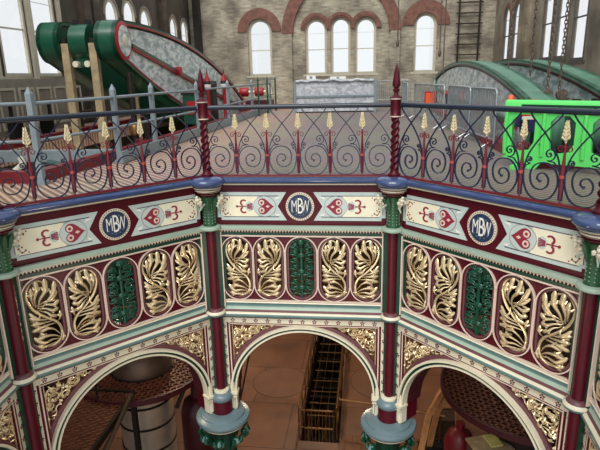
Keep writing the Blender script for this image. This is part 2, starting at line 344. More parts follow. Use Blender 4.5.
# ---------------------------------------------------------------- one side of the octagon
def frame_of(P,Q):
    d=Q-P; return d.length, math.atan2(d.y,d.x), ((P+Q)/2)
def frieze(side,L,loc,rz):
    t=thing('frieze_panel','maroon frieze with painted cream panels and blue MBW roundel, '+WORD[side],'frieze',(loc.x,loc.y,-.7234),rz); t.scale.z=1.022
    Z=.7; k=L/2.65; H=L/2-.13
    mb=MB(); mb.box((0,.03,-.335+Z),(2*H,.08,.60),maroon); mb.obj('backing_board',t)
    mb=MB()
    # lower moulding, dentils, green strip
    mb.box((0,.0,-.655+Z),(2*H,.14,.05),palegreen); mb.box((0,.0,-.69+Z),(2*H,.10,.025),cream)
    mb.box((0,.02,-.72+Z),(2*H,.08,.035),maroon); mb.box((0,.02,-.757+Z),(2*H,.1,.035),green)
    n=int(2*H/.043)
    for i in range(n):
        u=-H+(i+.5)*2*H/n; mb.prism([(u-.016,-.703+Z),(u+.016,-.703+Z),(u,-.738+Z)],-.035,-.02,cream)
    mb.obj('dentil_moulding',t)
    zc=-.352+Z
    for s in(-1,1):
        mb=MB(); y=-.01
        def P(pts): return [(s*k*p[0],zc+p[1]) for p in pts]
        mb.prism(P([(1.13,.205),(.19,.205),(.315,0),(.19,-.205),(1.13,-.205),(1.13,-.165),(1.185,-.165),(1.185,.165),(1.13,.165)]),y-.012,y,duck)
        mb.prism(P([(1.10,.148),(.60,.148),(.60,-.148),(1.10,-.148),(1.10,-.125),(1.14,-.125),(1.14,.125),(1.10,.125)]),y-.016,y,fcream)
        for z in(.152,-.152): mb.prism(P([(.30,z+.004),(1.10,z+.004),(1.10,z-.004),(.30,z-.004)]),y-.017,y,navy)
        mb.prism(P([(1.144,-.125),(1.144,.125),(1.138,.125),(1.138,-.125)]),y-.018,y,navy)
        # heart and its pale ground
        mb.prism([(s*k*.50+.165*cos(a*PI/12),zc+.15*sin(a*PI/12)) for a in range(24)],y-.018,y,duck)
        mb.ring([(s*k*.50+.168*cos(a*PI/12),zc+.152*sin(a*PI/12)) for a in range(24)],[(s*k*.50+.164*cos(a*PI/12),zc+.149*sin(a*PI/12)) for a in range(24)],y-.0185,y,mauve)
        hp=[]
        for i in range(28):
            a=2*PI*i/28; hx=16*sin(a)**3; hz=13*cos(a)-5*cos(2*a)-2*cos(3*a)-cos(4*a)
            hp.append((s*k*(.495+.0080*hz),zc+.0074*hx))
        mb.prism(hp,y-.021,y,heart)
        for q in(-1,1):
            mb.prism(circ(s*k*.54,zc+q*.056,.04,14),y-.024,y,pinkline); mb.prism(circ(s*k*.54,zc+q*.056,.019,10),y-.026,y,heart)
            mb.prism(P([(.27,q*.13),(.35,q*.10),(.33,q*.14)]) ,y-.018,y,white)
        mb.prism([(s*k*.425,zc),(s*k*.455,zc+.02),(s*k*.485,zc),(s*k*.455,zc-.02)],y-.024,y,pinkline)
        # striped bud
        mb.prism([(s*k*.715+.058*cos(a*PI/8),zc+.072*sin(a*PI/8)) for a in range(16)],y-.018,y,duck)
        for q in range(-2,3):
            h=.05-.012*abs(q); mb.prism(P([(.672,q*.022+.007),(.672,q*.022-.007),(.75,q*.012-.005),(.75,q*.012+.005)]),y-.021,y,heart)
        # fleur
        for q in(-1,1):
            a0=q*1.9; mb.strip([(s*k*(.80+.052*cos(w)),zc+q*.052+.05*sin(w)) for w in [q*(-1.2+.33*i) for i in range(12)]],[(s*k*(.797+.03*cos(w)),zc+q*.052+.03*sin(w)) for w in [q*(-1.2+.33*i) for i in range(12)]],y-.021,y-.01,heart)
        mb.prism(P([(.76,.008),(.90,.006),(.90,-.006),(.76,-.008)]),y-.0205,y,heart); mb.prism(circ(s*k*.895,zc,.017,10),y-.023,y,heart)
        # corner sprigs
        for q in(-1,1):
            for (a,b,r) in((1.03,.10,.011),(1.07,.12,.011),(1.10,.07,.013),(1.065,.055,.011),(1.09,.03,.01),(1.00,.125,.009)):
                mb.prism(circ(s*k*a,zc+q*b,r,8),y-.019,y,heart)
            mb.strip([(s*k*(1.06+.035*cos(w)),zc+q*(.085+.035*sin(w))) for w in [i*.4 for i in range(9)]],[(s*k*(1.06+.026*cos(w)),zc+q*(.085+.026*sin(w))) for w in [i*.4 for i in range(9)]],y-.019,y-.01,mauve)
        mb.obj('painted_panel',t)
    mb=MB(); y=-.01
    mb.prism(circ(0,zc,.205,40),y-.02,y,cream)
    mb.prism(circ(0,zc,.172,40),y-.026,y,roundblue)
    for i in range(36):
        a=2*PI*i/36; mb.prism([(q[0],q[1]) for q in circ(.189*cos(a),zc+.189*sin(a),.008,6)],y-.023,y,heart)
    for i in range(14):
        a=2*PI*i/14+.2
        if abs(sin(a))<.5: continue
        mb.prism([(.13*cos(a+d)*r,zc+.13*sin(a+d)*r) for d,r in((-.09,1),(.09,1),(.05,.88),(-.05,.88))],y-.029,y,teal)
    r=mb.obj('roundel',t)
    for me,u in((TXM,-.082),(TXB,.004),(TXW,.082)): link('letter',me,r,(u,y-.03,zc))
    return t
def openwork(side,L,loc,rz):
    t=thing('openwork_panel','maroon panel of four gold and one green foliage ovals, '+WORD[side],'ironwork panel',(loc.x,loc.y,-2.113),rz); t.scale.z=1.022
    Z=2.06; k=L/2.65; H=L/2-.13; z0,z1=-1.805+Z,-.785+Z; p=.468*k; W=5*p/2+.02
    mb=fill_holes([(-H,z0-.01),(H,z0-.01),(H,z1+.01),(-H,z1+.01)],[stadium(i*p,z0+.045,z1-.045,.195*k) for i in range(-2,3)],-.0,.05,maroon,'y')
    for v in(-H+.045,H-.045): mb.box((v,-.005,(z0+z1)/2),(.09,.03,z1-z0),green)
    mb.obj('frame_plate',t)
    mb=MB()
    for i in range(-2,3):
        mb.ring(stadium(i*p,z0+.01,z1-.01,.236*k,14),stadium(i*p,z0+.022,z1-.022,.219*k,14),-.03,.0,pinkline)
        mb.ring(stadium(i*p,z0+.022,z1-.022,.219*k,14),stadium(i*p,z0+.032,z1-.032,.208*k,14),-.016,.04,maroon)
        mb.ring(stadium(i*p,z0+.032,z1-.032,.208*k,14),stadium(i*p,z0+.056,z1-.056,.182*k,14),-.002,.075,mauve)
    ro=[(-W-.03,z0-.004),(W+.03,z0-.004),(W+.03,z1+.004),(-W-.03,z1+.004)]; ri=[(-W,z0+.016),(W,z0+.016),(W,z1-.016),(-W,z1-.016)]
    mb.ring(ro,ri,-.03,0,pinkline)
    mb.obj('oval_moulding',t)
    for i in range(-2,3):
        if i==0: o=link('foliage_grille',GRN,t,(0,.035,(z0+z1)/2)); o['label']='green foliage grille'; o.scale=(k*1.22,1,1.0)
        else:
            o=link('foliage_grille',ACA,t,(i*p,.035,(z0+z1)/2)); o.scale=((-1 if i in(-2,1) else 1)*k*1.1,1,1.01)
    # lower string moulding
    mb=MB()
    H2=L/2-.05
    prof=[(-1.81,.0,green),(-1.825,-.03,cream),(-1.835,-.034,cream),(-1.86,-.012,teal),(-1.90,-.012,teal),(-1.94,-.035,palegreen),(-1.957,-.05,mauve),(-1.975,-.052,mauve),(-1.98,-.078,cream),(-1.998,-.09,cream),(-2.03,-.095,teal),(-2.05,-.08,teal),(-2.06,-.03,teal)]
    for a,b in zip(prof[:-1],prof[1:]):
        mb.add([(-H2,a[1],a[0]+Z),(H2,a[1],a[0]+Z),(H2,b[1],b[0]+Z),(-H2,b[1],b[0]+Z)],[(0,1,2,3)],b[2])
    mb.add([(-H2,.05,-1.81+Z),(H2,.05,-1.81+Z),(H2,0,-1.81+Z),(-H2,0,-1.81+Z)],[(0,1,2,3)],teal)
    mb.add([(-H2,.05,-2.06+Z),(H2,.05,-2.06+Z),(H2,-.03,-2.06+Z),(-H2,-.03,-2.06+Z)],[(0,1,2,3)],teal)
    mb.add([(-H2,.05,-1.81+Z),(H2,.05,-1.81+Z),(H2,.05,-2.06+Z),(-H2,.05,-2.06+Z)],[(0,1,2,3)],maroon)
    mb.obj('string_moulding',t)
    return t
def arch(side,L,loc,rz):
    base=-3.62
    t=thing('arch_spandrel','cream and green arch with gold lace spandrels, '+WORD[side],'arch',(loc.x,loc.y,-3.708),rz); t.scale.z=1.022
    Z=-base; k=L/2.65; Ro=1.14*k; zc=-3.33+Z; zt=-2.065+Z; asp=(1.14)/(1.14*k)
    def ar(r,n=36): return [(r*cos(PI*i/n),zc+r*asp*sin(PI*i/n)) for i in range(n+1)]
    mb=MB()
    mb.strip(ar(Ro),ar(Ro-.03*k),-.09,.03,cream); mb.strip(ar(Ro-.03*k),ar(Ro-.065*k),-.06,.03,green); mb.strip(ar(Ro-.065*k),ar(Ro-.09*k),-.075,.03,cream)
    mb.strip(ar(Ro-.078*k),ar(Ro-.085*k),.03,.34,maroon_dk)
    mb.strip(ar(Ro+.055*k),ar(Ro),-.02,.03,mauve)
    for s in(-1,1):
        for a,b,m_,y in((0,.03,cream,-.09),(.03,.065,green,-.06),(.065,.09,cream,-.075)):
            mb.box((s*(Ro-(a+b)/2*k),(y+.03)/2,(zc+.0)/2+.0),((b-a)*k,.03-y,zc),m_)
        mb.box((s*(Ro-.05),-.05,zc-.01),(.13,.16,.035),cream); mb.box((s*(Ro-.05),-.05,zc-.065),(.11,.14,.03),cream)
        mb.box((s*(Ro-.05),.15,zc/2-.0),(.07,.24,zc),maroon)
    mb.obj('arch_ring',t)
    # cream border band with motifs
    mb=MB(); U=L/2-.085; b0=.105
    mb.box((0,0,zt-.008),(2*U,.07,.016),maroon)
    mb.box((0,0,zt-.06),(2*U,.05,.088),cream)
    for s in(-1,1):
        mb.box((s*(U-.045),0,(zt-.1)/2+.0),(.09,.05,zt-.1),cream)
        mb.box((s*(U-.106),.0,(zt-.13+.25)/2+.12),(.028,.045,zt-.13-.3),maroon)
        mb.box((s*(U-.13),.0,(zt-.16+.25)/2+.12),(.018,.055,zt-.16-.3),pinkline)
        mb.box((s*(U-.152),.0,(zt-.16+.25)/2+.12),(.025,.045,zt-.16-.3),maroon)
    mb.box((0,0,zt-.112),(2*U-.2,.045,.012),maroon); mb.box((0,0,zt-.125),(2*U-.24,.055,.012),pinkline)
    def motif(u,z):
        for i in range(5):
            a=PI/2+2*PI*i/5; mb.prism(circ(u+.024*cos(a),z+.024*sin(a),.0115,7),-.029,-.02,heart if i%2 else navy)
        mb.prism(circ(u,z,.008,6),-.029,-.02,heart)
    n=13
    for i in range(n): motif((-1+2*(i+.5)/n)*(U-.1),zt-.062)
    for s in(-1,1):
        for j in range(7): motif(s*(U-.045),zt-.17-j*.17)
    mb.obj('border_band',t)
    # lace spandrels
    for s in(-1,1):
        mb=MB(); rnd=random.Random(7)
        corner=(s*(U-.17),zt-.135)
        mb.tube([(s*(U-.17),0,zc+.35),(s*(U-.17),0,zt-.135),(s*.45,0,zt-.135)],.012,gold,5)
        def inside(x,z): return abs(x)<U-.17 and z<zt-.135 and math.hypot(x,(z-zc)/asp)>Ro+.06
        cnt=0
        def spiral(cx,cz,r,d,tn=1.4):
            pts=[]
            for i in range(16):
                q=i/15; rr=r*(1-.8*q); a=d*(q*2*PI*tn)+PI*.25
                pts.append((cx+rr*cos(a),-.0,cz+rr*sin(a)))
            pts=[p for p in pts if inside(p[0],p[2])]
            if len(pts)>3: mb.tube(pts,[.011-.004*i/len(pts) for i in range(len(pts))],gold,5)
        for cx,cz,r in((.99,-.28,.13),(.93,-.52,.09),(.75,-.215,.1),(1.02,-.7,.06),(.6,-.17,.06),(.84,-.36,.09),(1.03,-.45,.06)):
            spiral(s*cx*k,zt+cz,r,s if r>.08 else -s)
        for _ in range(420):
            x=s*rnd.uniform(.4,1.14)*k; z=zt-.135-rnd.uniform(0,.85)
            a=rnd.uniform(0,2*PI); l=rnd.uniform(.05,.1); x2,z2=x+l*cos(a),z+l*sin(a); b=rnd.uniform(-.4,.4)
            xm,zm=x+l*.5*cos(a+b),z+l*.5*sin(a+b)
            if inside(x,z) and inside(x2,z2):
                mb.tube([(x,.01,z),(xm,-.02,zm),(x2,.0,z2)],[.006,.015,.003],gold,5,.7); cnt+=1
                if cnt>85: break
        mb.obj('lace_spandrel',t)
    return t
def ledge(side,L,loc,rz):
    mb=MB(); H=L/2-.02
    prof=[(.062,.16,cream),(.066,-.02,blue),(.058,-.075,blue),(.035,-.105,blue),(.012,-.105,blue),(-.012,-.085,blue),(-.022,-.06,blue),(-.024,-.066,cream),(-.042,-.058,cream),(-.045,-.03,palegreen),(-.06,.0,maroon),(-.06,.16,maroon)]
    for a,b in zip(prof,prof[1:]+prof[:1]):
        mb.add([(-H,a[1],a[0]),(H,a[1],a[0]),(H,b[1],b[0]),(-H,b[1],b[0])],[(0,1,2,3)],b[2] if b is not prof[0] else maroon,True)
    for s in(-1,1): mb.add([(s*H,p[1],p[0]) for p in prof],[tuple(range(len(prof)))],blue)
    o=mb.obj('ledge_moulding',None,(loc.x,loc.y,0),rz)
    return tag(o,'glossy blue rounded ledge capping the frieze, '+WORD[side],'ledge')
def spiral2(cx,cz,r,a0,turns,d,n=26,end=.12):
    return [(cx+r*(1-(1-end)*(i/n))*cos(a0+d*2*PI*turns*i/n),0,cz+r*(1-(1-end)*(i/n))*sin(a0+d*2*PI*turns*i/n)) for i in range(n+1)]
def balustrade(side,L,loc,rz):
    t=thing('balustrade','wrought scroll balustrade with cream leaf tips and navy handrail, '+WORD[side],'railing',(loc.x,loc.y,.07),rz)
    P=(L-.0)/6; H=L/2-.07; y=.03
    mb=MB(); mb.tube([(-H,y,.975),(H,y,.975)],.033,railm,14); mb.obj('handrail',t)
    mb=MB(); mb.box((0,y,.02),(2*H,.04,.03),stemred); mb.obj('bottom_rail',t)
    def bar(mb,pts,m=navy,r=.0085,cl=False): mb.tube([(p[0],y+(p[1] if len(p)>2 else 0),p[-1]) for p in pts],r,m,4,1.5,closed=cl)
    for i in range(-2,3):
        u=i*P; mb=MB()
        mb.tube([(u,y,.03),(u,y,.12),(u,y,.2),(u,y,.3),(u,y,.38),(u,y,.5),(u,y,.70)],[.008,.015,.024,.018,.024,.014,.009],stemred,6)
        mb.lathe([(.02,-.018),(.03,-.014),(.03,.014),(.02,.018)],clasp,(u,y,.31),10)
        st=mb.obj('stem',t)
        mb=MB()
        for s in(-1,1): bar(mb,spiral2(u+s*.046,.595,.04,PI if s>0 else 0,1.3,-s,18,.2),stemred,.006); bar(mb,[(u,.5),(u+s*.004,.55),(u+s*.008,.575)],stemred,.006)
        mb.obj('curl',st)
        mb=MB()
        mb.tube([(u,y,.66),(u,y-.012,.76),(u,y,.885)],[.012,.014,.003],tipcream,6)
        for j in range(5):
            z=.685+j*.035; w=.055*(1-.17*j)
            for s in(-1,1): mb.tube([(u,y-.008,z),(u+s*w*.6,y-.014,z+.028),(u+s*w*.72,y,z+.062)],[.01,.0135,.003],tipcream,5)
        o=mb.obj('leaf_finial',st); o['label']='cream painted leaf finial'
    for i in range(6):
        u=(-2.5+i)*P; h=P/2; mb=MB()
        # crossing ogee bars
        for s in(-1,1):
            bar(mb,crom([(u-s*h*.93,0,.06),(u-s*(h-.028),0,.34),(u-s*h*.68,0,.52),(u-s*h*.1,0,.72),(u+s*h*.55,0,.88),(u+s*h*.8,0,.96)],4))
        mb.obj('crossed_bars',t)
        mb=MB()
        # U loop with big spiral
        s=1 if i>=3 else -1
        arm=[(-h+.025,.33),(-h+.04,.2),(-.13,.08),(-.02,.035),(.11,.065),(.185,.19),(.175,.33),(.10,.42),(.0,.435),(-.09,.39),(-.125,.29),(-.09,.18),(0,.145),(.075,.19),(.085,.27),(.035,.325),(-.025,.31),(-.04,.26),(-.005,.235)]
        sp=crom([(u+s*a,0,b) for a,b in arm],4); bar(mb,sp,r=.0095)
        bar(mb,crom([(u+s*(h-.025),0,.33),(u+s*(h-.03),0,.24),(u+s*.185,0,.19)],4),r=.009)
        mb.lathe([(.0,-.02),(.016,-.01),(.016,.01),(0,.02)],navy,(sp[-1][0],y,sp[-1][2]),8,'y')
        mb.obj('large_scroll',t)
        mb=MB()
        for s in(-1,1):
            mb=MB(); big=(s==(1 if i>=3 else -1))
            cx,cz,r=(.075,.53,.072) if big else (.145,.455,.042)
            sp=spiral2(u+s*cx,cz,r,-PI/2-.3*s,1.5,s,26,.12)
            bar(mb,[(u+s*(h-.022),0,.33),(u+s*(h-.05),0,.39)]+([(u+s*.13,0,.45)] if big else [])+sp,r=.008)
            mb.lathe([(.0,-.015),(.012,-.008),(.012,.008),(0,.015)],navy,(sp[-1][0],y,sp[-1][2]),8,'y')
            mb.obj('small_scroll',t)
    return t
for side,P,Q in SIDES:
    L,rz,mid=frame_of(P,Q)
    out=Vector((-sin(rz),cos(rz))); balustrade(side,L,mid+out*.02,rz)
    L+=.083; mid=mid+out*.1
    frieze(side,L,mid,rz); openwork(side,L,mid,rz); arch(side,L,mid,rz); ledge(side,L,mid-out*.02,rz)
# ---------------------------------------------------------------- corner columns
FLOORZ=-7.5
def column(P,rz,where):
    t=thing('iron_column','maroon cast iron column with blue cap and green capitals, '+where,'column',(P.x,P.y,FLOORZ),rz)
    Z=-FLOORZ; S=lambda prof:[(r,h+Z) for r,h in prof]
    mb=MB(); mb.lathe(S([(.0,.085),(.19,.085),(.245,.062),(.272,.03),(.272,.0),(.24,-.03),(.2,-.045),(.2,-.055)]),blue); mb.obj('cap',t)
    mb=MB(); mb.lathe(S([(.2,-.055),(.215,-.062),(.2,-.075),(.185,-.09),(.175,-.095),(.185,-.11),(.19,-.118),(.165,-.13),(.15,-.15),(.16,-.158),(.14,-.165),(.10,-.2)]),[cream,cream,mauve,green,cream,maroon,cream,maroon,maroon,cream,maroon]); mb.obj('neck_rings',t)
    mb=MB(); mb.lathe(S([(.09,-.17),(.10,-.22),(.085,-.3),(.085,-.6),(.1,-.635),(.1,-.645)]),capgreen,n=24)
    for a in range(10):
        q=2*PI*a/10
        for zz in range(7):
            mb.lathe([(.0,.009),(.009,0),(.0,-.009)],palegreen,(.087*cos(q),.087*sin(q),Z-.32-.045*zz),6)
    for a in range(6):
        q=2*PI*a/6+.3; mb.tube([(.085*cos(q),.085*sin(q),Z-.4),(.12*cos(q),.12*sin(q),Z-.26),(.15*cos(q),.15*sin(q),Z-.2)],[.02,.035,.012],capgreen,6)
    mb.obj('upper_capital',t)
    for s in(-1,1):
        mb=MB(); q=-PI/2+s*.95; d=Vector((cos(q),sin(q),0)); n_=Vector((-sin(q),cos(q),0))
        for r,h,w in((.16,-.30,.03),(.19,-.27,.032),(.21,-.22,.035),(.17,-.22,.03),(.22,-.18,.024),(.14,-.34,.02)):
            c=d*r; mb.lathe([(0,w),(w*.8,w*.5),(w,0),(w*.7,-w*.6),(0,-w)],cream,(c.x,c.y,Z+h),8)
        for e in(-1,1):
            c=d*.2+n_*e*.05; mb.lathe([(0,.03),(.026,.01),(.02,-.02),(0,-.03)],cream,(c.x,c.y,Z-.25),8)
        mb.tube([d*.06+Vector((0,0,Z-.3)),d*.14+Vector((0,0,Z-.34)),d*.19+Vector((0,0,Z-.4))],[.02,.018,.006],palegreen,6)
        mb.obj('flower_bracket',t)
    mb=MB(); mb.lathe(S([(.1,-.635),(.15,-.645),(.16,-.665),(.15,-.69),(.11,-.70),(.09,-.715)]),palegreen); mb.obj('collar',t)
    mb=MB(); mb.lathe(S([(.072,-.70),(.072,-1.98)]),maroon); mb.obj('upper_shaft',t)
    mb=MB(); mb.box((0,.05,Z-1.35),(.29,.08,1.3),green); 
    for s in(-1,1): mb.box((s*.145,.03,Z-1.35),(.015,.1,1.2),pinkline)
    mb.box((0,.05,Z-2.7),(.2,.12,1.3),green); mb.obj('pilaster',t)
    mb=MB(); mb.lathe(S([(.07,-1.94),(.10,-1.955),(.115,-1.975),(.12,-1.985),(.145,-2.0),(.15,-2.02),(.145,-2.045),(.11,-2.07),(.075,-2.075)]),[mauve,mauve,mauve,cream,cream,teal,teal,teal]); mb.obj('ring_moulding',t)
    mb=MB(); mb.lathe(S([(.075,-2.05),(.075,-3.38)]),maroon); mb.obj('lower_shaft',t)
    mb=MB(); mb.lathe(S([(.075,-3.33),(.12,-3.34),(.13,-3.36),(.12,-3.385),(.14,-3.39),(.185,-3.42),(.195,-3.46),(.18,-3.5),(.165,-3.52)]),[cream,cream,cream,slate,slate,slate,slate,slate]); mb.obj('base_moulding',t)
    mb=MB(); mb.lathe(S([(.165,-3.5),(.165,-3.8)]),maroon); mb.box((0,.12,Z-3.56),(.42,.2,.4),maroon)
    for s in(-1,1): mb.box((s*.2,.0,Z-3.5),(.04,.1,.5),cream)
    mb.obj('pedestal',t)
    mb=MB(); mb.lathe(S([(.14,-3.74),(.33,-3.74),(.35,-3.75),(.355,-3.775),(.375,-3.785),(.425,-3.80),(.435,-3.83),(.43,-3.86),(.41,-3.89),(.385,-3.90),(.375,-3.92),(.37,-3.94),(.30,-3.97),(.22,-4.02)]),[slate]*9+[black,cream,black,black],n=48); mb.obj('abacus',t)
    mb=MB(); mb.lathe(S([(.2,-3.98),(.2,-4.1),(.18,-4.35),(.17,-4.5),(.19,-4.53),(.16,-4.58)]),green); mb.obj('lower_capital',t)
    for a in range(8):
        q=2*PI*(a+.5)/8-PI/2; mb=MB(); d=Vector((cos(q),sin(q),0)); n_=Vector((-sin(q),cos(q),0))
        c=d*.33+Vector((0,0,Z-4.13)); mb.lathe([(0,.065),(.04,.05),(.065,.01),(.05,-.04),(.03,-.06),(0,-.07)],leafgreen,c,10)
        for e in(-1,0,1):
            b=c+n_*e*.045; mb.tube([b+Vector((0,0,-.09)),b+d*.06+n_*e*.02,b+d*.05+n_*e*.04+Vector((0,0,.06))],[.015,.035,.012],teal if e==0 else leafgreen,6)
        mb.tube([d*.17+Vector((0,0,Z-4.42)),d*.24+Vector((0,0,Z-4.28)),c],[.02,.03,.02],leafgreen,6)
        mb.obj('leaf_boss',t)
    mb=MB(); mb.lathe(S([(.16,-4.55),(.17,-5.5),(.17,-7.2),(.24,-7.25),(.26,-7.4),(.3,-7.42),(.3,-7.5)]),[maroon,maroon,green,green,green,green]); mb.obj('lower_column',t)
def newel(P,where):
    t=thing('newel_post','twisted maroon post with spearhead finial, '+where,'post',(P.x,P.y+.03,.085))
    mb=MB(); n=64; ring=24; vs=[];fs=[]
    for i in range(n+1):
        z=.08+.72*i/n; tw=2*PI*2.6*i/n
        for k in range(ring):
            a=2*PI*k/ring; r=.046+.014*cos(3*a); vs.append((r*cos(a+tw),r*sin(a+tw),z))
    for i in range(n):
        for k in range(ring): fs.append((i*ring+k,i*ring+(k+1)%ring,(i+1)*ring+(k+1)%ring,(i+1)*ring+k))
    mb.add(vs,fs,maroon,True); mb.obj('twisted_shaft',t)
    mb=MB(); mb.lathe([(.085,0),(.085,.03),(.06,.05),(.055,.1)],maroon,n=20); mb.obj('post_base',t)
    mb=MB(); mb.lathe([(.05,.78),(.075,.80),(.075,.815),(.07,.82),(.072,1.02),(.08,1.03),(.085,1.045),(.08,1.06),(.05,1.075),(.028,1.10),(.028,1.12),(.042,1.14),(.048,1.16),(.03,1.175)],[maroon,pinkline,maroon,maroon,maroon,pinkline,maroon,maroon,maroon,maroon,maroon,maroon,maroon],n=8); mb.obj('post_block',t)
    mb=MB(); mb.lathe([(.02,1.165),(.055,1.21),(.05,1.26),(.028,1.40),(.0,1.5)],maroon,n=6); mb.obj('spear_finial',t)
MARK=None
PW={'A':'near the left edge of the photo','B':'left end of the straight-ahead side','C':'right end of the straight-ahead side','D':'near the right edge of the photo'}
for nm,P,a in (('A',A,math.radians(72)),('B',B,math.radians(24.7)),('C',Cc,math.radians(-24.7)),('D',D,math.radians(-72))):
    column(P,a,PW[nm]); newel(P,PW[nm])
# ---------------------------------------------------------------- floors
BEFORE=set(bpy.data.objects)
def off(P,d):
    c=Vector((0.03,-3.4)); v=(P-c).normalized(); return (P.x+v.x*d,P.y+v.y*d)
NL=Vector((-1.2,-6.9)); NR=Vector((1.3,-6.95))
hole=[off(p,.26) for p in (A2,A,B,Cc,D,D2,NR,NL)]
XL,XR,YN,YF=-8.8,7.1,-9.5,24.0
PITL=[(-6.8,-.2),(-3.9,-.2),(-3.75,2),(-3.65,16.6),(-6.8,16.6)]
PITR=[(3.52,1.2),(6.0,.9),(6.0,17.5),(3.5,17.5),(3.5,4)]
mb=fill_holes([(XL,YN),(XR,YN),(XR,YF),(XL,YF)],[hole,PITL,PITR],-.28,.03,ribfloor,'z'); struct(mb.obj('floor'))
mb=fill_holes([(XL,YN),(XR,YN),(XR,YF),(XL,YF)],[[(-.78,4.45),(.24,4.45),(.1,11.0),(-.92,11.0)]],-.2,0,lowf,'z'); struct(mb.obj('floor_ground',None,(0,0,FLOORZ)))
def kerb(poly,name,label):
    n=len(poly); cx=sum(p[0] for p in poly)/n; cy=sum(p[1] for p in poly)/n
    o=[(p[0]+(.18 if p[0]>cx else -.18),p[1]+(.18 if p[1]>cy else -.18)) for p in poly]
    mb=MB(); mb.ring(o,poly,.03,.2,kerbred,'z'); t=mb.obj(name); return tag(t,label,'kerb')
kerb(PITL,'pit_kerb','raised dark red kerb around the opening under the left-hand engine beam')
kerb(PITR,'pit_kerb','raised dark red kerb around the opening beneath the right-hand engine beam')
# pit linings
for i,(x0,x1,y0,y1) in enumerate(((-6.8,-3.7,-.2,16.6),(3.5,6.0,1.0,17.5))):
    mb=MB(); 
    for x in (x0-.1,x1+.1): mb.box((x,(y0+y1)/2,-.7),(.12,y1-y0+.4,.84),dark)
    for y in(y0-.15,y1+.15): mb.box(((x0+x1)/2,y,-.7),(x1-x0,.12,.84),dark)
    struct(mb.obj('trim_%d'%(20+i)))
# ---------------------------------------------------------------- walls with windows
WN=[0]
def window(ax,c,w,z0,z1,pos,fr,side,dirn):
    """one arched window: frame, bars, pane, in a wall on axis ax at pos"""
    WN[0]+=1; r=w/2
    loop=arc(0,z1-r,r,0,PI,14)+[(-r,z0),(r,z0)]
    r2=r-(.13 if ax=='y' else .08); loop2=arc(0,z1-r,r2,0,PI,14)+[(-r2,z0+.09),(r2,z0+.09)]
    mb=MB(); fd=.1 if ax=='y' else .035; mb.ring(loop,loop2,-fd,fd,fr)
    mb.box((0,0,z0+(z1-z0)*.45),(2*r2,.05,.045),fr)
    for q in(.74,): mb.box((0,0,z0+(z1-z0)*q),(2*r2,.03,.012),fr)
    me=MB(); me.prism(arc(0,z1-r,r2+.01,0,PI,14)+[(-r2,z0+.08),(r2,z0+.08)],.0,.008,glass)
    rz=0 if ax=='y' else PI/2
    loc=(c,pos,0) if ax=='y' else (pos,c,0)
    o=struct(mb.obj('window_%d'%WN[0],None,loc,rz)); me.obj('pane',o)
    mb=MB(); mb.box((0,-.12*dirn,z0-.05),(w+.25,.3,.1),fr); mb.obj('window_sill',o)
def hl(c,w,z0,z1): r=w/2; return [(c+p[0],p[1]) for p in arc(0,z1-r,r,0,PI,14)+[(-r,z0),(r,z0)]]
TOPZ=7.5
back=[(-5.0,1.3,1.5,4.4),(-1.98,1.15,1.5,4.3),(-.68,1.05,1.5,4.35),(.62,1.1,1.5,4.3),(3.68,1.15,1.5,4.4)]
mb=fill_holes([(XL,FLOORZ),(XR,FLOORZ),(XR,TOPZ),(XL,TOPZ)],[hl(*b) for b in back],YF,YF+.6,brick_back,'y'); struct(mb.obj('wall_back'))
for c,w,a,b in back: window('y',c,w,a,b,YF+.25,wframe,'back',1)
leftw=[(7.5,1.3,1.6,4.4),(9.15,1.3,1.6,4.4),(14.05,1.15,1.5,4.35),(15.75,1.2,1.5,4.5),(17.5,1.2,1.5,4.35),(21.2,1.1,1.5,4.35),(22.95,1.1,1.5,4.35),(5.6,1.3,1.6,4.4)]
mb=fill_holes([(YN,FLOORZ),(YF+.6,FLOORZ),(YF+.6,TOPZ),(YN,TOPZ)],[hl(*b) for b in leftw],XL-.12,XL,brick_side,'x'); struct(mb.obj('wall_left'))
for c,w,a,b in leftw: window('x',c,w,a,b,XL-.03,wframe,'left',-1)
rightw=[(11.35,1.25,1.7,4.5),(13.05,1.25,1.8,4.7),(14.75,1.2,1.8,4.5),(19.4,1.3,1.9,4.3),(21.3,1.2,1.9,4.3)]
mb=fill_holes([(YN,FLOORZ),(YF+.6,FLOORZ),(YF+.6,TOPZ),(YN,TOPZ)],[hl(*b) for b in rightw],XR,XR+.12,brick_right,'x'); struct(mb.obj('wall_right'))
for c,w,a,b in rightw: window('x',c,w,a,b,XR+.02,wframe2,'right',1)
# brick arches and pilasters on walls
TN=[0]
def trim(mb):
    TN[0]+=1; return struct(mb.obj('trim_%d'%TN[0]))
def archtrim(c,zc,ri,ro,y0,y1,m,ax):
    mb=MB(); mb.strip(arc(c,zc,ro,0,PI,28),arc(c,zc,ri,0,PI,28),y0,y1,m)
    if ax=='x': mb.v=[(v[1],v[0],v[2]) for v in mb.v]
    trim(mb)
archtrim(-5.0,3.75,.68,1.18,YF-.06,YF+.1,redbrick,'y'); archtrim(3.68,3.82,.6,1.2,YF-.06,YF+.1,redbrick,'y')
archtrim(-.68,3.6,2.5,3.1,YF-.16,YF+.1,redbrick,'y')
for c in(-1.98,-.68,.62): archtrim(c,3.78,.57,.64 if c else 0,YF-.07,YF+.1,redbrick,'y')
for c,e in((-1.98,.0),(-.68,.013),(.62,.0)): archtrim(c,3.78,.64,.8,YF-.09-e,YF-.04-e,redbrick,'y')
for c,w,a,b in leftw[2:7]: archtrim(c,b-w/2,w/2+.02,w/2+.14,XL-.05,XL+.02,panelpaint,'x')
for c,w,a,b in rightw: archtrim(c,b-w/2,w/2+.02,w/2+.16,XR-.02,XR+.05,redbrick,'x')
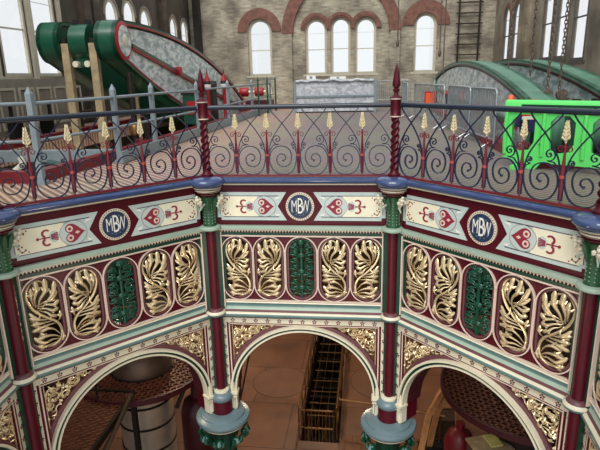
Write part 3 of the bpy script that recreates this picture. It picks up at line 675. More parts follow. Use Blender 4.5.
for x in(-3.5,2.14): mb=MB(); mb.box((x,YF-.06,1.8),(.5,.16,3.6),brick_back); trim(mb)
mb=MB(); mb.box((-8.3,YF-.3,3.7),(.35,.35,7.5),dark); trim(mb)
for y in(11.6,12.3,19.4,): mb=MB(); mb.box((XL+.12,y,3.7),(.3,.5,7.4),brick_side); trim(mb)
for y,w_ in((16.9,.5),(17.8,.3)): mb=MB(); mb.box((XR-.12,y,3.7),(.3,w_,7.4),brick_right); trim(mb)
# wainscot under the near left windows
mb=MB(); mb.box((XL+.05,7.2,.78),(.1,6.5,1.5),panelpaint)
for i in range(7):
    y=4.4+i*.92; mb.ring([(y,.2),(y+.76,.2),(y+.76,1.3),(y,1.3)],[(y+.06,.26),(y+.7,.26),(y+.7,1.24),(y+.06,1.24)],XL+.1,XL+.13,wframe,'x')
for y in(4.7,6.55,8.32,10.05): mb.box((XL+.03,y,3.6),(.06,.2,4.2),wframe)
trim(mb)
# ---------------------------------------------------------------- engine beams
def beam(label,x_in,x_out,face,yc,half,a0,slope,gm,lx):
    """two-plate rocking beam; plates at given outer-face x; face=+1 web visible on +x side"""
    t=thing('engine_beam',label,'engine beam',(0,yc,0))
    th=.5
    def prof(n,inset=0,fr=1):
        top=[];bot=[]
        for i in range(n+1):
            u=-1+2*i/n; y=u*half
            hh=.45+.62*(1-u*u)-inset
            top.append((y,a0+slope*y+hh)); bot.append((y,a0+slope*y-hh))
        zc1=a0+slope*half; zc0=a0-slope*half; r=.45-inset
        e1=[(half+r*.95*cos(a),zc1+r*sin(a)) for a in [PI/2-PI*i/10 for i in range(1,10)]]
        e0=[(-half+r*.95*cos(a),zc0+r*sin(a)) for a in [-PI/2-PI*i/10 for i in range(1,10)]]
        return top+e1+bot[::-1]+e0
    for x in(x_in,x_out):
        plain=(x==x_out and gm is beamgreen)
        # x is the centre of each plate
        mb=MB(); o=prof(30); i_=prof(30,.085); i2=prof(30,.12)
        mb.prism(i_,x-th/2+.08,x+th/2-.08,gm,'x'); 
        for s in(-1,1):
            a,b=sorted((x+s*(th/2-.1),x+s*th/2)); mb.ring(o,i_,a,b,gm,'x')
        mb.ring(o,prof(30,.03),x-th/2,x+th/2,gm,'x')
        p=mb.obj('beam_plate',t)
        f=x+face*th/2
        if plain: continue
        mb=MB(); mb.prism(prof(30,.16),min(f-face*.085,f-face*.04),max(f-face*.085,f-face*.04),webm,'x'); w=mb.obj('web_panel',p); w['label']='pale streaked web panel'
        mb=MB(); mb.ring(prof(30,.075),prof(30,.115),min(f-face*.03,f+face*.012),max(f-face*.03,f+face*.012),beamred if gm is beamgreen else maroon_dk,'x')
        mb.obj('edge_trim',p); mb=MB()
        # central rib
        r0=[]
        for k in range(2):
            pass
        ang=math.atan(slope)
        for zo,hh,m_ in((0,.045,beamgreen),(-.05,.03,beamred)):
            mb=MB()
            y0,y1=-half+.45,half-.45
            pts=[(y0,a0+slope*y0+zo-hh),(y1,a0+slope*y1+zo-hh),(y1,a0+slope*y1+zo+hh),(y0,a0+slope*y0+zo+hh)]
            mb.prism(pts,min(f-face*.05,f+face*.03),max(f-face*.05,f+face*.03),m_,'x'); mb.obj('rib',p)
        for yy in(-half,half):
            mb=MB(); c=(f,yy,a0+slope*yy); 
            if x==x_out and gm is beamgreen: continue
            mb.lathe([(.40,-.06*face),(.42,.02*face),(.36,.04*face)],beamred if gm is beamgreen else gm,c,28,'x')
            mb.lathe([(.36,.0),(.33,.045*face),(.15,.05*face)],webm,c,28,'x'); mb.lathe([(.15,.05*face),(.13,.065*face),(.0,.07*face)],cream,c,20,'x'); mb.obj('end_boss',p)
        for yy in(-half*.42,0.0,half*.42):
            mb=MB(); c=(f,yy,a0+slope*yy); mb.lathe([(.24 if yy==0 else .12,-.02*face),(.24 if yy==0 else .12,.1*face),(.12,.13*face),(.0,.14*face)],beamred,c,20,'x'); mb.obj('pin_boss',p)
    xm=(x_in+x_out)/2
    for yy in(-half,half):
        mb=MB(); z=a0+slope*yy; w=.2 if gm is beamgreen else .24
        mb.lathe([(.2,-w),(.38,-w),(.38,w),(.2,w)],gm,(xm,yy,z),28,'x'); mb.box((xm,yy,z-.42),(w*1.3,.3,.24),gm)
        for e in(-1,1): mb.lathe([(.07,-.12),(.07,.12)],cream if gm is beamgreen else rust,(xm+e*.14,yy-.16,z-.48),12,'y')
        for e in(-1,1): mb.box((xm+e*.15,yy,z+.42),(.08,.2,.1),black)
        mb.obj('bearing',t)
        mb=MB(); mb.lathe([(.09,-abs(x_out-x_in)/2-.1),(.09,abs(x_out-x_in)/2+.1)],dark,(xm,yy,z),14,'x'); mb.obj('cross_shaft',t)
    mb=MB(); mb.lathe([(.16,-1.35),(.16,1.35)],dark,(xm,0,a0),16,'x')
    mb.obj('pivot_shaft',t)
    return t
LB=beam('green cast iron rocking beam with raised near end, left of the walkway',-4.76,-6.11,1,11.2,6.2,1.19,-.177,beamgreen,0)
RB=beam('dusty green rocking beam low behind the green plastic barrier at right',3.85,5.2,-1,9.5,7.2,.67,.023,beamgreen2,0)
# pivot pedestals
for x,yc,lab,z in((-5.35,11.2,'dark iron trestle carrying the left-hand engine beam',1.19),(4.52,9.5,'dark iron trestle carrying the right-hand engine beam',.67)):
    t=thing('beam_trestle',lab,'trestle',(x,yc,FLOORZ))
    for s in(-1,1):
        mb=MB(); mb.prism([(-.9,0),(.9,0),(.25,-FLOORZ+z-.13),(-.25,-FLOORZ+z-.13)],s*.0-.1,.1,dark,'x'); o=mb.obj('side_frame',t,(s*1.12,0,0))
# timber rods on left beam
for i,(x,lab) in enumerate(((-5.76,'pale timber rod between the left and middle green drums of the raised beam'),(-5.11,'pale timber rod between the middle and right green drums of the raised beam'))):
    mb=MB(); mb.prism([(-.085,-.07),(.085,-.07),(.085,.07),(-.085,.07)],-2.2,2.25,wood,'z'); mb.box((0,0,2.3),(.1,.13,.12),dark); mb.box((0,0,-.2),(.19,.16,.06),dark)
    tag(mb.obj('timber_rod',None,(x,4.75,0)),lab,'timber','timber rods')
mb=MB(); mb.lathe([(.07,-3.0),(.07,1.6)],dark,n=12); mb.lathe([(.09,.2),(.12,.25),(.12,.4),(.09,.45)],brass,n=12); tag(mb.obj('piston_rod',None,(-4.4,4.9,.0)),'dark vertical piston rod below the raised green beam end','rod')
mb=MB(); mb.lathe([(.05,-3.0),(.05,1.0)],wood,n=10); tag(mb.obj('valve_rod',None,(-5.3,7.4,.0)),'pale slim rod standing behind the grey fence below the beam','rod')
# ---------------------------------------------------------------- grey fence left
def fence(pts,label,post_h,m,rails,name='guard_rail',z=.03,ps=.042,group=None):
    t=thing(name,label,'fence',(pts[0][0],pts[0][1],z)); o=Vector((pts[0][0],pts[0][1],0))
    for p in pts:
        mb=MB(); q=Vector((p[0],p[1],0))-o; mb.box((q.x,q.y,post_h/2),(ps*2,ps*2,post_h),m)
        mb.add([(q.x-ps,q.y-ps,post_h),(q.x+ps,q.y-ps,post_h),(q.x+ps,q.y+ps,post_h),(q.x-ps,q.y+ps,post_h),(q.x,q.y,post_h+.1)],[(0,1,4),(1,2,4),(2,3,4),(3,0,4)],m)
        mb.box((q.x,q.y,.03),(ps*3.4,ps*3.4,.06),m); mb.obj('post',t)
    for rzh,rr in rails:
        mb=MB(); mb.tube([(p[0]-o.x,p[1]-o.y,rzh) for p in pts],rr,m,8,up=Vector((0,0,1))); mb.obj('rail',t)
    return t
fence([(-4.9,-1.05),(-3.63,-.45),(-3.38,1.66),(-3.36,3.4),(-3.32,6.4),(-3.3,9.6),(-3.28,13.2),(-3.25,17.0)],'grey blue painted guard rail with pointed posts along the left-hand pit',1.26,greyp,[(1.13,.028),(.62,.024)])
mb=MB(); mb.box((0,0,.0),(.05,15.6,.2),greyp); tag(mb.obj('kick_board',None,(-3.28,9.3,.145)),'low grey board running along the foot of the left guard rail','board')
mb=MB(); mb.box((-1.3,1.7,0),(3.6,.22,.22),greyp,Matrix.Rotation(.05,3,'Z')); tag(mb.obj('grey_beam',None,(-3.75,1.2,.0)),'grey beam lying across the left-hand pit','beam')
mb=MB(); mb.tube([(-1.1,2.2,.0),(0,.9,.1),(.5,-.3,.12)],.09,leafgreen,8); tag(mb.obj('green_pipe',None,(-4.8,1.2,-.2)),'green pipe down inside the left-hand pit','pipe')
mb=MB(); mb.tube([(-.9,2.2,.1),(0,.9,.12),(.5,-.3,.1)],.06,cream,8); tag(mb.obj('cream_pipe',None,(-5.4,1.0,-.15)),'cream pipe beside the green pipe inside the left-hand pit','pipe')
# brown hand rail and bench far left
t=thing('brown_rail','brown timber rail on short dark posts below the left windows','railing',(-7.9,5,.03))
mb=MB(); mb.tube([(0,-1.5,.9),(0,6,.9)],.045,darkwood,8); mb.obj('rail',t)
mb=MB(); mb.tube([(0,-1.5,.5),(0,6,.5)],.03,darkwood,8); mb.obj('rail',t)
for y in(-1.2,.6,2.4,4.2,5.9): mb=MB(); mb.box((0,y,.45),(.07,.07,.9),black); mb.obj('post',t)
t=thing('bench','dark wooden bench below the left windows','bench',(-8.0,6.6,.03))
mb=MB(); mb.box((0,0,.45),(.45,1.8,.06),darkwood); mb.obj('seat',t)
for y in(-.75,.75):
    mb=MB(); mb.box((0,y,.21),(.4,.07,.42),black); mb.obj('leg',t)
# dark green posts fence behind with machinery
t=thing('green_fence','slim dark green fence in front of the far left machinery','fence',(-5.3,14.8,.03))
# ---------------------------------------------------------------- far machinery
bpy.data.objects.remove(t)
fence([(-3.1,13.5),(-3.05,15.2),(-3.0,16.9)],'slim dark green fence in front of the red far machinery',1.35,beamgreen,[(1.3,.02),(.7,.016)],ps=.03)
t=thing('green_cabinet','dark green machine cabinet with a red plate behind the left post','cabinet',(-3.95,8.3,.2))
mb=MB(); mb.box((0,0,.4),(.5,.7,.8),beamgreen); mb.box((0,0,.83),(.56,.76,.06),black); mb.obj('body',t)
mb=MB(); mb.box((0,-.37,.45),(.26,.04,.36),beamred); mb.obj('plate',t)
t=thing('valve_engine','small red and cream engine with handwheels at the far left','machine',(-4.2,18.5,.03))
mb=MB(); mb.box((0,0,.2),(1.6,.8,.4),maroon_dk); mb.obj('bed',t)
for x in(-.5,.2): 
    mb=MB(); mb.lathe([(.17,-.2),(.2,-.15),(.2,.15),(.17,.2)],beamred,(x,0,.75),20,'x'); mb.lathe([(.07,-.3),(.07,.3)],cream,(x,0,.75),12,'x'); mb.obj('drum',t)
mb=MB(); mb.tube([(.7+.0,.34*cos(a*PI/10),.85+.34*sin(a*PI/10)) for a in range(20)],.03,cream,6,closed=True,up=Vector((1,0,0))); mb.obj('handwheel',t)
for i,(x,y,z) in enumerate(((-3.3,9.9,.03),(-3.1,10.8,.03))):
    mb=MB(); mb.lathe([(.06,0),(.06,.9),(.1,.95),(.12,1.05),(.1,1.15),(.03,1.35),(.0,1.55)],[beamred,black,white,black,beamred,maroon],n=12); tag(mb.obj('lever_post',None,(-4.0+ i*.3,y,.2)),['dark lever post with white knob against the left beam','slimmer lever post just right of the white-knobbed one'][i],'lever')
# ---------------------------------------------------------------- wrapped case
t=thing('wrapped_display_case','long waist-high case in translucent bubble wrap with grey frame, middle of floor','display case',(-.42,15.6,.03),.1)
mb=MB(); g=bmesh.new(); mb.box((0,0,.62),(3.1,.9,1.15),wrap); mb.obj('wrapped_body',t)
mb=MB()
for x in(-1.56,1.56):
    for y in(-.46,.46): mb.box((x,y,.6),(.09,.09,1.2),greyp)
for z in(.62,1.2): mb.box((0,-.47,z),(3.16,.05,.07),greyp)
for z in(1.2,): mb.box((0,.47,z),(3.16,.05,.07),greyp)
mb.obj('frame',t)
mb=MB(); mb.tube([(1.5-3*i/14,-.49+random.uniform(-.02,.02),1.2+random.uniform(-.02,.05)) for i in range(15)],.05,wrap,7); mb.obj('wrap_fold',t)
for i,(x,h,lab) in enumerate(((-.9,.16,'small cardboard-white box at the left on the wrapped case'),(.15,.1,'low white box right of centre on the wrapped case'))):
    mb=MB(); mb.box((0,0,h/2),(.35 if i==0 else .6,.3,h),white); mb.box((0,-.16,h/2),(.1,.02,h*.6),greyp); tag(mb.obj('white_box',None,(-.42+x,15.6+x*.1,1.29)),lab,'box')
mb=MB()
for y in(-.3,.3): mb.box((0,y,.45),(.06,.06,.9),greyp)
# ---------------------------------------------------------------- crowd barriers
def barrier(x0,y0,x1,y1,label,h=1.1,m=steel,n=16):
    d=Vector((x1-x0,y1-y0)); L=d.length; t=thing('crowd_barrier',label,'barrier',(x0,y0,.03),math.atan2(d.y,d.x),'steel crowd barriers')
    mb=MB(); r=.09; P=[(0,0,.12),(0,0,h-r),(r*.3,0,h-r*.3),(r,0,h),(L-r,0,h),(L-r*.3,0,h-r*.3),(L,0,h-r),(L,0,.12)]
    mb.tube(P,.022,m,8); mb.tube([(0,0,.18),(L,0,.18)],.018,m,8); mb.obj('frame',t)
    for i in range(1,n):
        mb=MB(); mb.tube([(L*i/n,0,.18),(L*i/n,0,h)],.013,m,6); mb.obj('bar',t)
    for x in(.15,L-.15):
        mb=MB(); mb.tube([(x,-.22,.0),(x,-.2,.03),(x,0,.14),(x,.2,.03),(x,.22,.0)],.018,m,6); mb.obj('foot',t)
barrier(2.95,7.3,3.1,5.1,'silver crowd barrier in front of the right beam, nearer the middle')
barrier(3.12,5.0,3.28,3.3,'silver crowd barrier in front of the right beam, beside the green plastic barrier')
barrier(2.4,11.2,2.85,7.6,'grey crowd barrier farther back, left of the right-hand beam')
barrier(1.3,21.5,2.9,21.0,'pale crowd barrier against the back wall, right of the wrapped case')
barrier(2.2,14.6,2.2,11.6,'grey crowd barrier behind the other barriers by the right beam')
mb=MB(); mb.box((0,0,.3),(.3,.03,.38),beamred); mb.box((0,-.02,.3),(.24,.01,.3),orange); tag(mb.obj('red_sign',None,(2.66,9.0,.45)),'small red sign board hung among the barriers by the right beam','sign')
# green plastic barrier
def plastic():
    t=thing('plastic_barrier','bright green moulded plastic barrier with openings, in front of the right beam','barrier',(3.05,1.25,.03),math.radians(-38))
    L=2.6; h=1.0
    holes=[]
    for i in range(4):
        x=.28+i*.56; holes.append([(x+p[0],.52+p[1]) for p in [(-.16,-.22),(-.06,-.27),(.1,-.24),(.17,-.12),(.17,.18),(.08,.27),(-.08,.27),(-.17,.18)]])
    for i in range(3):
        holes.append(circ(.56+i*.56,.36,.035,10))
    mb=fill_holes([(0,.12),(.12,.12),(.2,.0),(.5,0),(.58,.1),(2.0,.1),(2.1,.0),(2.4,.0),(2.5,.12),(L,.12),(L,.86),(0,.86)],holes,-.03,.03,plast,'y'); mb.obj('panel',t)
    mb=MB(); mb.prism([(-.07,.84),(.07,.84),(.07,.97),(.04,1.0),(-.04,1.0),(-.07,.97)],0,L,plast,'x'); 
    mb.box((L/2,-.075,.925),(L-.5,.02,.03),green)
    for i in range(5): mb.lathe([(.022,0),(.022,-.03)],black,(.35+i*.45,-.07,.9),10,'y')
    mb.obj('top_rail',t)
    mb=MB()
    for i in range(5):
        mb=MB(); x=.0+.56*i; mb.tube([(x+.02,-.03,.2),(x+.02,-.06,.5),(x+.02,-.03,.84)],.03,plast,8); mb.obj('rib',t)
    mb=MB(); mb.lathe([(.04,.84),(.055,.9),(.055,.99),(.04,1.05),(0,1.07)],orange,(-.0,0.1,0),14); mb.obj('orange_post_cap',t)
    for x in(.3,2.2): mb=MB(); mb.box((x,0,.03),(.16,.5,.06),plast); mb.obj('foot',t)
plastic()
t=thing('hanging_jacket','red white and navy jacket behind the green plastic barrier','jacket',(3.55,1.75,.5))
mb=MB(); mb.prism([(-.16,-.0),(.16,-.0),(.17,.2),(-.17,.2)],-.08,.08,fabnavy); mb.prism([(-.17,.2),(.17,.2),(.165,.25),(-.165,.25)],-.085,.085,white); mb.prism([(-.165,.25),(.165,.25),(.1,.46),(.04,.5),(-.04,.5),(-.1,.46)],-.08,.08,fabred); mb.obj('body',t)
for s in(-1,1): mb=MB(); mb.tube([(s*.12,0,.42),(s*.2,0,.28),(s*.21,-.02,.08)],[.05,.05,.04],fabnavy,8); mb.obj('sleeve',t)
# ---------------------------------------------------------------- hanging chains
def chain(x,y,z0,z1,label,s=.05):
    mb=MB(); n=int((z1-z0)/(s*1.35))
    for i in range(n):
        z=z0+i*s*1.35; a=i%2
        P=[]
        for k in range(10):
            q=2*PI*k/10; u=s*.42*cos(q); w=s*sin(q); P.append((x+(u if a else 0),y+(0 if a else u),z+w))
        mb.tube(P,s*.17,rust,5,closed=True)
    return tag(mb.obj('chain'),label,'chain','chains over the right beam')
chain(3.40,3,1.55,5.5,'heavy rusty chain hanging over the right beam, first from the left')
chain(3.78,3,1.4,5.5,'heavy rusty chain over the right beam, second from the left')
chain(4.09,3,1.08,5.5,'heavy rusty chain over the right beam, second from the right',.055)
chain(4.29,3,1.08,5.5,'heavy rusty chain over the right beam, first from the right')
t=thing('chain_anchor','rusty anchor lugs where chains meet above the green barrier','bracket',(4.19,3,.93))
mb=MB(); mb.box((0,0,.0),(.5,.25,.1),rust); mb.obj('plate',t)
for s in(-.12,.12): mb=MB(); mb.lathe([(.04,-.05),(.09,-.05),(.09,.05),(.04,.05)],rust,(s,-.1,.1),14,'y'); mb.obj('eye',t)
for x,y,z0,lab in((1.77,10,2.3,'thin chain hanging before the middle back window'),(2.98,10,2.0,'thin rope hanging left of the right back window'),(3.1,10,1.5,'thin rope hanging right beside its neighbour by the back window')):
    mb=MB(); mb.tube([(x,y,z0),(x,y,6)],.018,rust,6); mb.lathe([(0,-.12),(.04,-.08),(.05,0),(.02,.1)],rust,(x,y,z0),8); tag(mb.obj('hanging_rope'),lab,'rope')
# wall ladder rack
t=thing('wall_rack','dark iron rack fixed to the back wall at its right corner','rack',(5.9,YF-.15,2.4))
for x in(-.5,.5): mb=MB(); mb.box((x,0,1),(.08,.08,3.6),dark); mb.obj('upright',t)
for i in range(7): mb=MB(); mb.box((0,0,-.6+i*.5),(1.3,.06,.06),dark); mb.obj('rung',t)
# ---------------------------------------------------------------- ground floor
# pit with cage
mb=MB(); 
x0,x1,y0,y1=-.8,.2,4.5,11.0
for x in(x0-.05,x1+.05): mb.box((x,(y0+y1)/2,-1.1),(.1,y1-y0+.2,1.9),dark)
for y in(y0-.05,y1+.05): mb.box(((x0+x1)/2,y,-1.1),(x1-x0,.1,1.9),dark)
mb.box(((x0+x1)/2,(y0+y1)/2,-2.1),(x1-x0+.2,y1-y0+.2,.1),black)
struct(mb.obj('trim_30',None,(0,0,FLOORZ)))
t=thing('floor_pit_machinery','dark machinery crossbars inside the long narrow floor pit','machinery',(-.4,7.8,FLOORZ-1.2))
for i in range(8): mb=MB(); mb.box((0,-2.8+i*.8,random.uniform(.2,.7)),(1.1,.12,.14),dark); mb.obj('crossbar',t)
mb=MB(); mb.tube([(-.2,-3,.3),(-.2,3,.3)],.12,dark,10); mb.obj('shaft',t)
t=thing('pit_cage','thin brass guard cage around the long pit seen through the middle arch','railing',(-.51,5.0,FLOORZ))
x0,x1,y0,y1=-.2,.77,-.55,5.9; h=.9
loop=[(x0,y1,h),(x0,y0+.12,h),(x0+.12,y0,h),(x1-.12,y0,h),(x1,y0+.12,h),(x1,y1,h)]
mb=MB(); mb.tube(loop,.025,brass,8); mb.obj('top_rail',t)
mb=MB(); mb.tube([(p[0],p[1],.4) for p in loop],.016,brass,6); mb.obj('mid_rail',t)
for i in range(9):
    for x in(x0,x1): mb=MB(); mb.tube([(x,y0+.15+i*.78,0),(x,y0+.15+i*.78,h)],.018,brass,6); mb.obj('post',t)
for i in range(1,11): mb=MB(); x=x0+(x1-x0)*i/11; mb.tube([(x,y0,0),(x,y0,h)],.01,brass,5); mb.obj('bar',t)
for i in range(9): mb=MB(); y=y0+.5+i*.62; mb.tube([(x0+.1,y,.03),(x1-.1,y,.03)],.014,brass,5); mb.obj('crossbar',t)
for i in range(5): mb=MB(); x=x0+.2+i*.22; mb.tube([(x,y0+.1,.03),(x,y1,.03)],.009,brass,5); mb.obj('crossbar',t)
mb=MB(); mb.tube([(.0,0,.0),(1.2,-.15,.0),(2.6,-.5,-.0)],.03,brass,6); 
for x,y in((1.25,-.15),(2.5,-.48)): mb.tube([(x,y,-.8),(x,y,0)],.02,brass,6)
tag(mb.obj('brass_handrail',None,(.3,5.1,FLOORZ+.85)),'brass handrail running right from the pit cage corner','handrail')
mb=MB()
for i in range(9): mb.box((i*.23,0,.015),(.2,2.4,.03),mat('stained board',(134,88,56),.6,noise=.25,scale=3))
tag(mb.obj('floor_boards',None,(.55,3.6,FLOORZ)),'brown floor boards beside the right column of the middle arch','floorboards')
for i,(x,y,r) in enumerate(((-1.6,7.3,.85),(1.45,7.6,.95))):
    mb=MB(); mb.lathe([(r,0),(r,.006),(r-.03,.008),(0,.008)],[mat('patch edge',(104,78,64),.6),mat('patch edge',(104,78,64),.6),mat('patch stone',(140,104,84),.5,noise=.15,scale=2)],n=48); tag(mb.obj('round_floor_plate',None,(x,y,FLOORZ)),['round floor plate left of the narrow pit','round floor plate right of the narrow pit'][i],'floor plate')
for i,x in enumerate((-2.75,)):
    mb=MB(); mb.box((0,0,.006),(.05,9,.012),dark); tag(mb.obj('floor_channel',None,(x,7.5,FLOORZ),.12),'thin dark channel in the brown floor left of the pit','channel')
mb=MB(); mb.box((0,0,.4),(.75,.55,.8),fabnavy); mb.box((0,0,.83),(.8,.6,.08),maroon); mb.box((0,-.28,.4),(.5,.02,.5),navy)
tag(mb.obj('navy_bin',None,(-1.5,11.6,FLOORZ)),'navy bin with a maroon lid beyond the middle arch','bin')
headm=mat('brown cylinder head',(104,86,74),.45,metal=.5,noise=.3,scale=3)
def cylinder(x,y,r,zt,ro,label,lab2,mtl,a_off=0):
    t=thing('steam_cylinder',label,'steam cylinder',(x,y,FLOORZ)); h=zt-FLOORZ
    mb=MB(); mb.lathe([(r,0),(r,h-1.1)],mtl,n=48); mb.obj('jacket',t)
    for z in(.6,1.2,1.75): 
        if z<h-1.1: mb=MB(); mb.lathe([(r+.005,z-.03),(r+.02,z-.02),(r+.02,z+.02),(r+.005,z+.03)],dark,n=48); mb.obj('band',t)
    mb=MB(); mb.lathe([(r*.9,h-1.1),(r*1.08,h-1.0),(r*1.08,h-.5),(r*.98,h-.42),(r*.98,h-.2),(r*.7,h-.15),(.12,h-.05),(.12,h+.1)],headm,n=48)
    for i in range(16): a=2*PI*i/16; mb.lathe([(.04,0),(.04,.06),(0,.07)],rust,(r*.86*cos(a),r*.86*sin(a),h-.19),6)
    mb.obj('cylinder_head',t)
    # perforated ring platform
    zp=-5.0-FLOORZ; p=thing('ring_platform',lab2,'platform',(x,y,-5.0)); ri=r*1.12; mb=MB()
    n=90; s=.14; w=.018
    cells=int(ro/s)+1
    for i in range(-cells*2,cells*2+1):
        for dirn in(0,1):
            # diagonal bars clipped to annulus
            c=i*s*.9; ang=PI/4*.8 if dirn else -PI/4*.8
            dx,dy=cos(ang),sin(ang); nx,ny=-dy,dx
            if abs(c)>=ro: continue
            e=math.sqrt(ro*ro-c*c); segs=[(-e,e)]
            if abs(c)<ri: q=math.sqrt(ri*ri-c*c); segs=[(-e,-q),(q,e)]
            for a,b in segs:
                if b-a<.02: continue
                vs=[]
                for tt in(a,b):
                    for ww,zz in((-w,-.02),(w,-.02),(w,.02),(-w,.02)): vs.append((nx*(c+ww)+dx*tt,ny*(c+ww)+dy*tt,zz))
                mb.add(vs,[(0,1,2,3),(4,5,6,7),(0,1,5,4),(1,2,6,5),(2,3,7,6),(3,0,4,7)],platm)
    mb.obj('lattice_grating',p)
    mb=MB(); mb.lathe([(ro-.02,-.08),(ro+.03,-.08),(ro+.03,.05),(ro-.02,.05),(ro-.02,-.08)],maroon_dk,n=64); mb.lathe([(ri-.02,-.06),(ri+.03,-.06),(ri+.03,.04),(ri-.02,.04),(ri-.02,-.06)],dark,n=48); mb.obj('rim',p)
    for i in range(6):
        a=2*PI*i/6+a_off; mb=MB(); mb.prism([(r+.005,-.05),(ro-.02,-.05),(ro-.02,-.12),(r+.005,-.45)],-.025,.025,dark); o=mb.obj('bracket',p); o.rotation_euler.z=a
    return p,ri,ro
platm=mat('rusty lattice iron',(122,74,56),.45,metal=.3,noise=.4,scale=5)
pl,ri,ro=cylinder(-4.2,3.4,.62,-4.3,1.48,'pale metal clad steam cylinder with dark bands seen through the left arch','rusty lattice ring platform around the cylinder in the left arch',cladding,.2)
def prail(p,ro,a0,a1,label,x,y,h=.9):
    t=thing('platform_rail',label,'railing',(x,y,-4.95))
    n=20; P=[((ro-.03)*cos(a0+(a1-a0)*i/n),(ro-.03)*sin(a0+(a1-a0)*i/n)) for i in range(n+1)]
    mb=MB(); mb.tube([(q[0],q[1],h) for q in P],.022,brass,8,up=Vector((0,0,1))); mb.obj('rail',t)
    for i in range(0,n+1,5): mb=MB(); mb.tube([(P[i][0],P[i][1],0),(P[i][0],P[i][1],h)],.02,dark,8); mb.lathe([(0,-.05),(.04,0),(0,.05)],dark,(P[i][0],P[i][1],h),8); mb.obj('post',t)
prail(pl,ro,math.radians(100),math.radians(255),'dark and brass guard rail on the left ring platform',-4.2,3.4)
cylinder(4.35,3.2,.7,-4.6,1.75,'dark steam cylinder seen through the right arch','brown lattice ring platform seen through the right arch',dark,.4)
# lower-left inclined stair rail
mb=MB(); mb.tube([(0,0,0),(.02,-1.35,-.35),(.1,-1.9,-.7)],.06,darkwood,8); tag(mb.obj('sloping_beam',None,(-3.84,1.95,-4.85)),'dark sloping timber crossing before the left cylinder','beam')
# timbers leaning and clutter through right arch
for p0,p1,lab in (((3.2,5.0,-5.8),(2.5,4.0,-6.45),'sawn timber sloping down to the left below the right lattice platform'),((3.0,5.2,-5.6),(3.25,4.6,-6.2),'short sawn timber at the left end of the right lattice platform'),((3.3,4.6,-5.75),(2.75,4.3,-6.5),'sawn timber sloping beside and below the other one')):
    p0,p1=Vector(p0),Vector(p1); d=(p1-p0); mb=MB(); mb.tube([(0,0,0),d*.5,d,d+Vector((d.x*.3,d.y*.3,-7.45-p1.z))*1.0],[.085]*4,orangewood,4); tag(mb.obj('leaning_timber',None,p0),lab,'timber')
t=thing('work_table','dark workbench under the right lattice platform','table',(3.6,3.2,FLOORZ),.5)
mb=MB(); mb.box((0,-1.4,.85),(1.2,.6,.06),darkwood); mb.obj('table_top',t)
for x in(-.5,.5):
    for y in(-1.6,-1.2): mb=MB(); mb.box((x,y,.41),(.07,.07,.82),darkwood); mb.obj('leg',t)
t=thing('storage_cabinet','brown cabinet standing under the right lattice platform','cabinet',(3.55,2.45,FLOORZ),.3)
mb=MB(); mb.box((0,0,.75),(.75,.5,1.5),darkwood); mb.box((0,0,1.52),(.8,.55,.05),wood); mb.obj('body',t)
for x in(-.19,.19): mb=MB(); mb.box((x,-.26,.75),(.34,.03,1.35),darkwood); o=mb.obj('door',t); mb=MB(); mb.lathe([(.02,-.3),(.02,-.26)],brass,(x*.3,0,.8),8,'y'); mb.obj('handle',o)
t=thing('lattice_walkway','dark rusty lattice walkway at the lower left of the left arch','walkway',(-5.1,1.2,-5.0))
mb=MB(); W_,H_=1.15,1.0
for i in range(-16,17):
    for sg in(-1,1):
        c=i*.14; pts=[]
        # line y = sg*.8*x + c clipped to the rectangle
        xs=sorted([max(-W_,min(W_,v)) for v in ((-H_-c)/(sg*.8),(H_-c)/(sg*.8))])
        if xs[1]-xs[0]>.05: mb.tube([(xs[0],sg*.8*xs[0]+c,0),(xs[1],sg*.8*xs[1]+c,0)],.018,platm,4)
mb.obj('lattice_grating',t)
mb=MB(); mb.ring([(-W_-.06,-H_-.06),(W_+.06,-H_-.06),(W_+.06,H_+.06),(-W_-.06,H_+.06)],[(-W_,-H_),(W_,-H_),(W_,H_),(-W_,H_)],-.1,.04,dark,'z'); mb.obj('rim',t)
for x in(-W_,W_): mb=MB(); mb.box((x,-H_,-1.28),(.1,.1,2.4),dark); mb.obj('support_leg',t); mb=MB(); mb.box((x,H_,-1.28),(.1,.1,2.4),dark); mb.obj('support_leg',t)
for i,(x,y,lab) in enumerate(((-6.6,7.6,'dark horizontal tank added to deepen the gloom behind the left cylinder'),(5.2,13.0,'dark horizontal tank added to deepen the gloom behind the right platform'))):
    t=thing('darkening_tank',lab,'tank',(x,y,FLOORZ))  # tanks made up as dark masses to darken the view through the arches
    mb=MB(); mb.lathe([(0,-1.9),(.9,-1.85),(1.0,-1.7),(1.0,1.7),(.9,1.85),(0,1.9)],dark,(0,0,1.5),32,'x'); mb.obj('shell',t)
    for q in(-1.2,0,1.2): mb=MB(); mb.lathe([(1.0,q-.05),(1.07,q-.05),(1.07,q+.05),(1.0,q+.05)],maroon_dk,(0,0,1.5),32,'x'); mb.obj('band',t)
    for q in(-1.2,1.2): mb=MB(); mb.box((q,0,.35),(.3,1.4,.7),dark); mb.obj('cradle',t)
ys=mat('pale yellow paper',(206,200,120),.7)
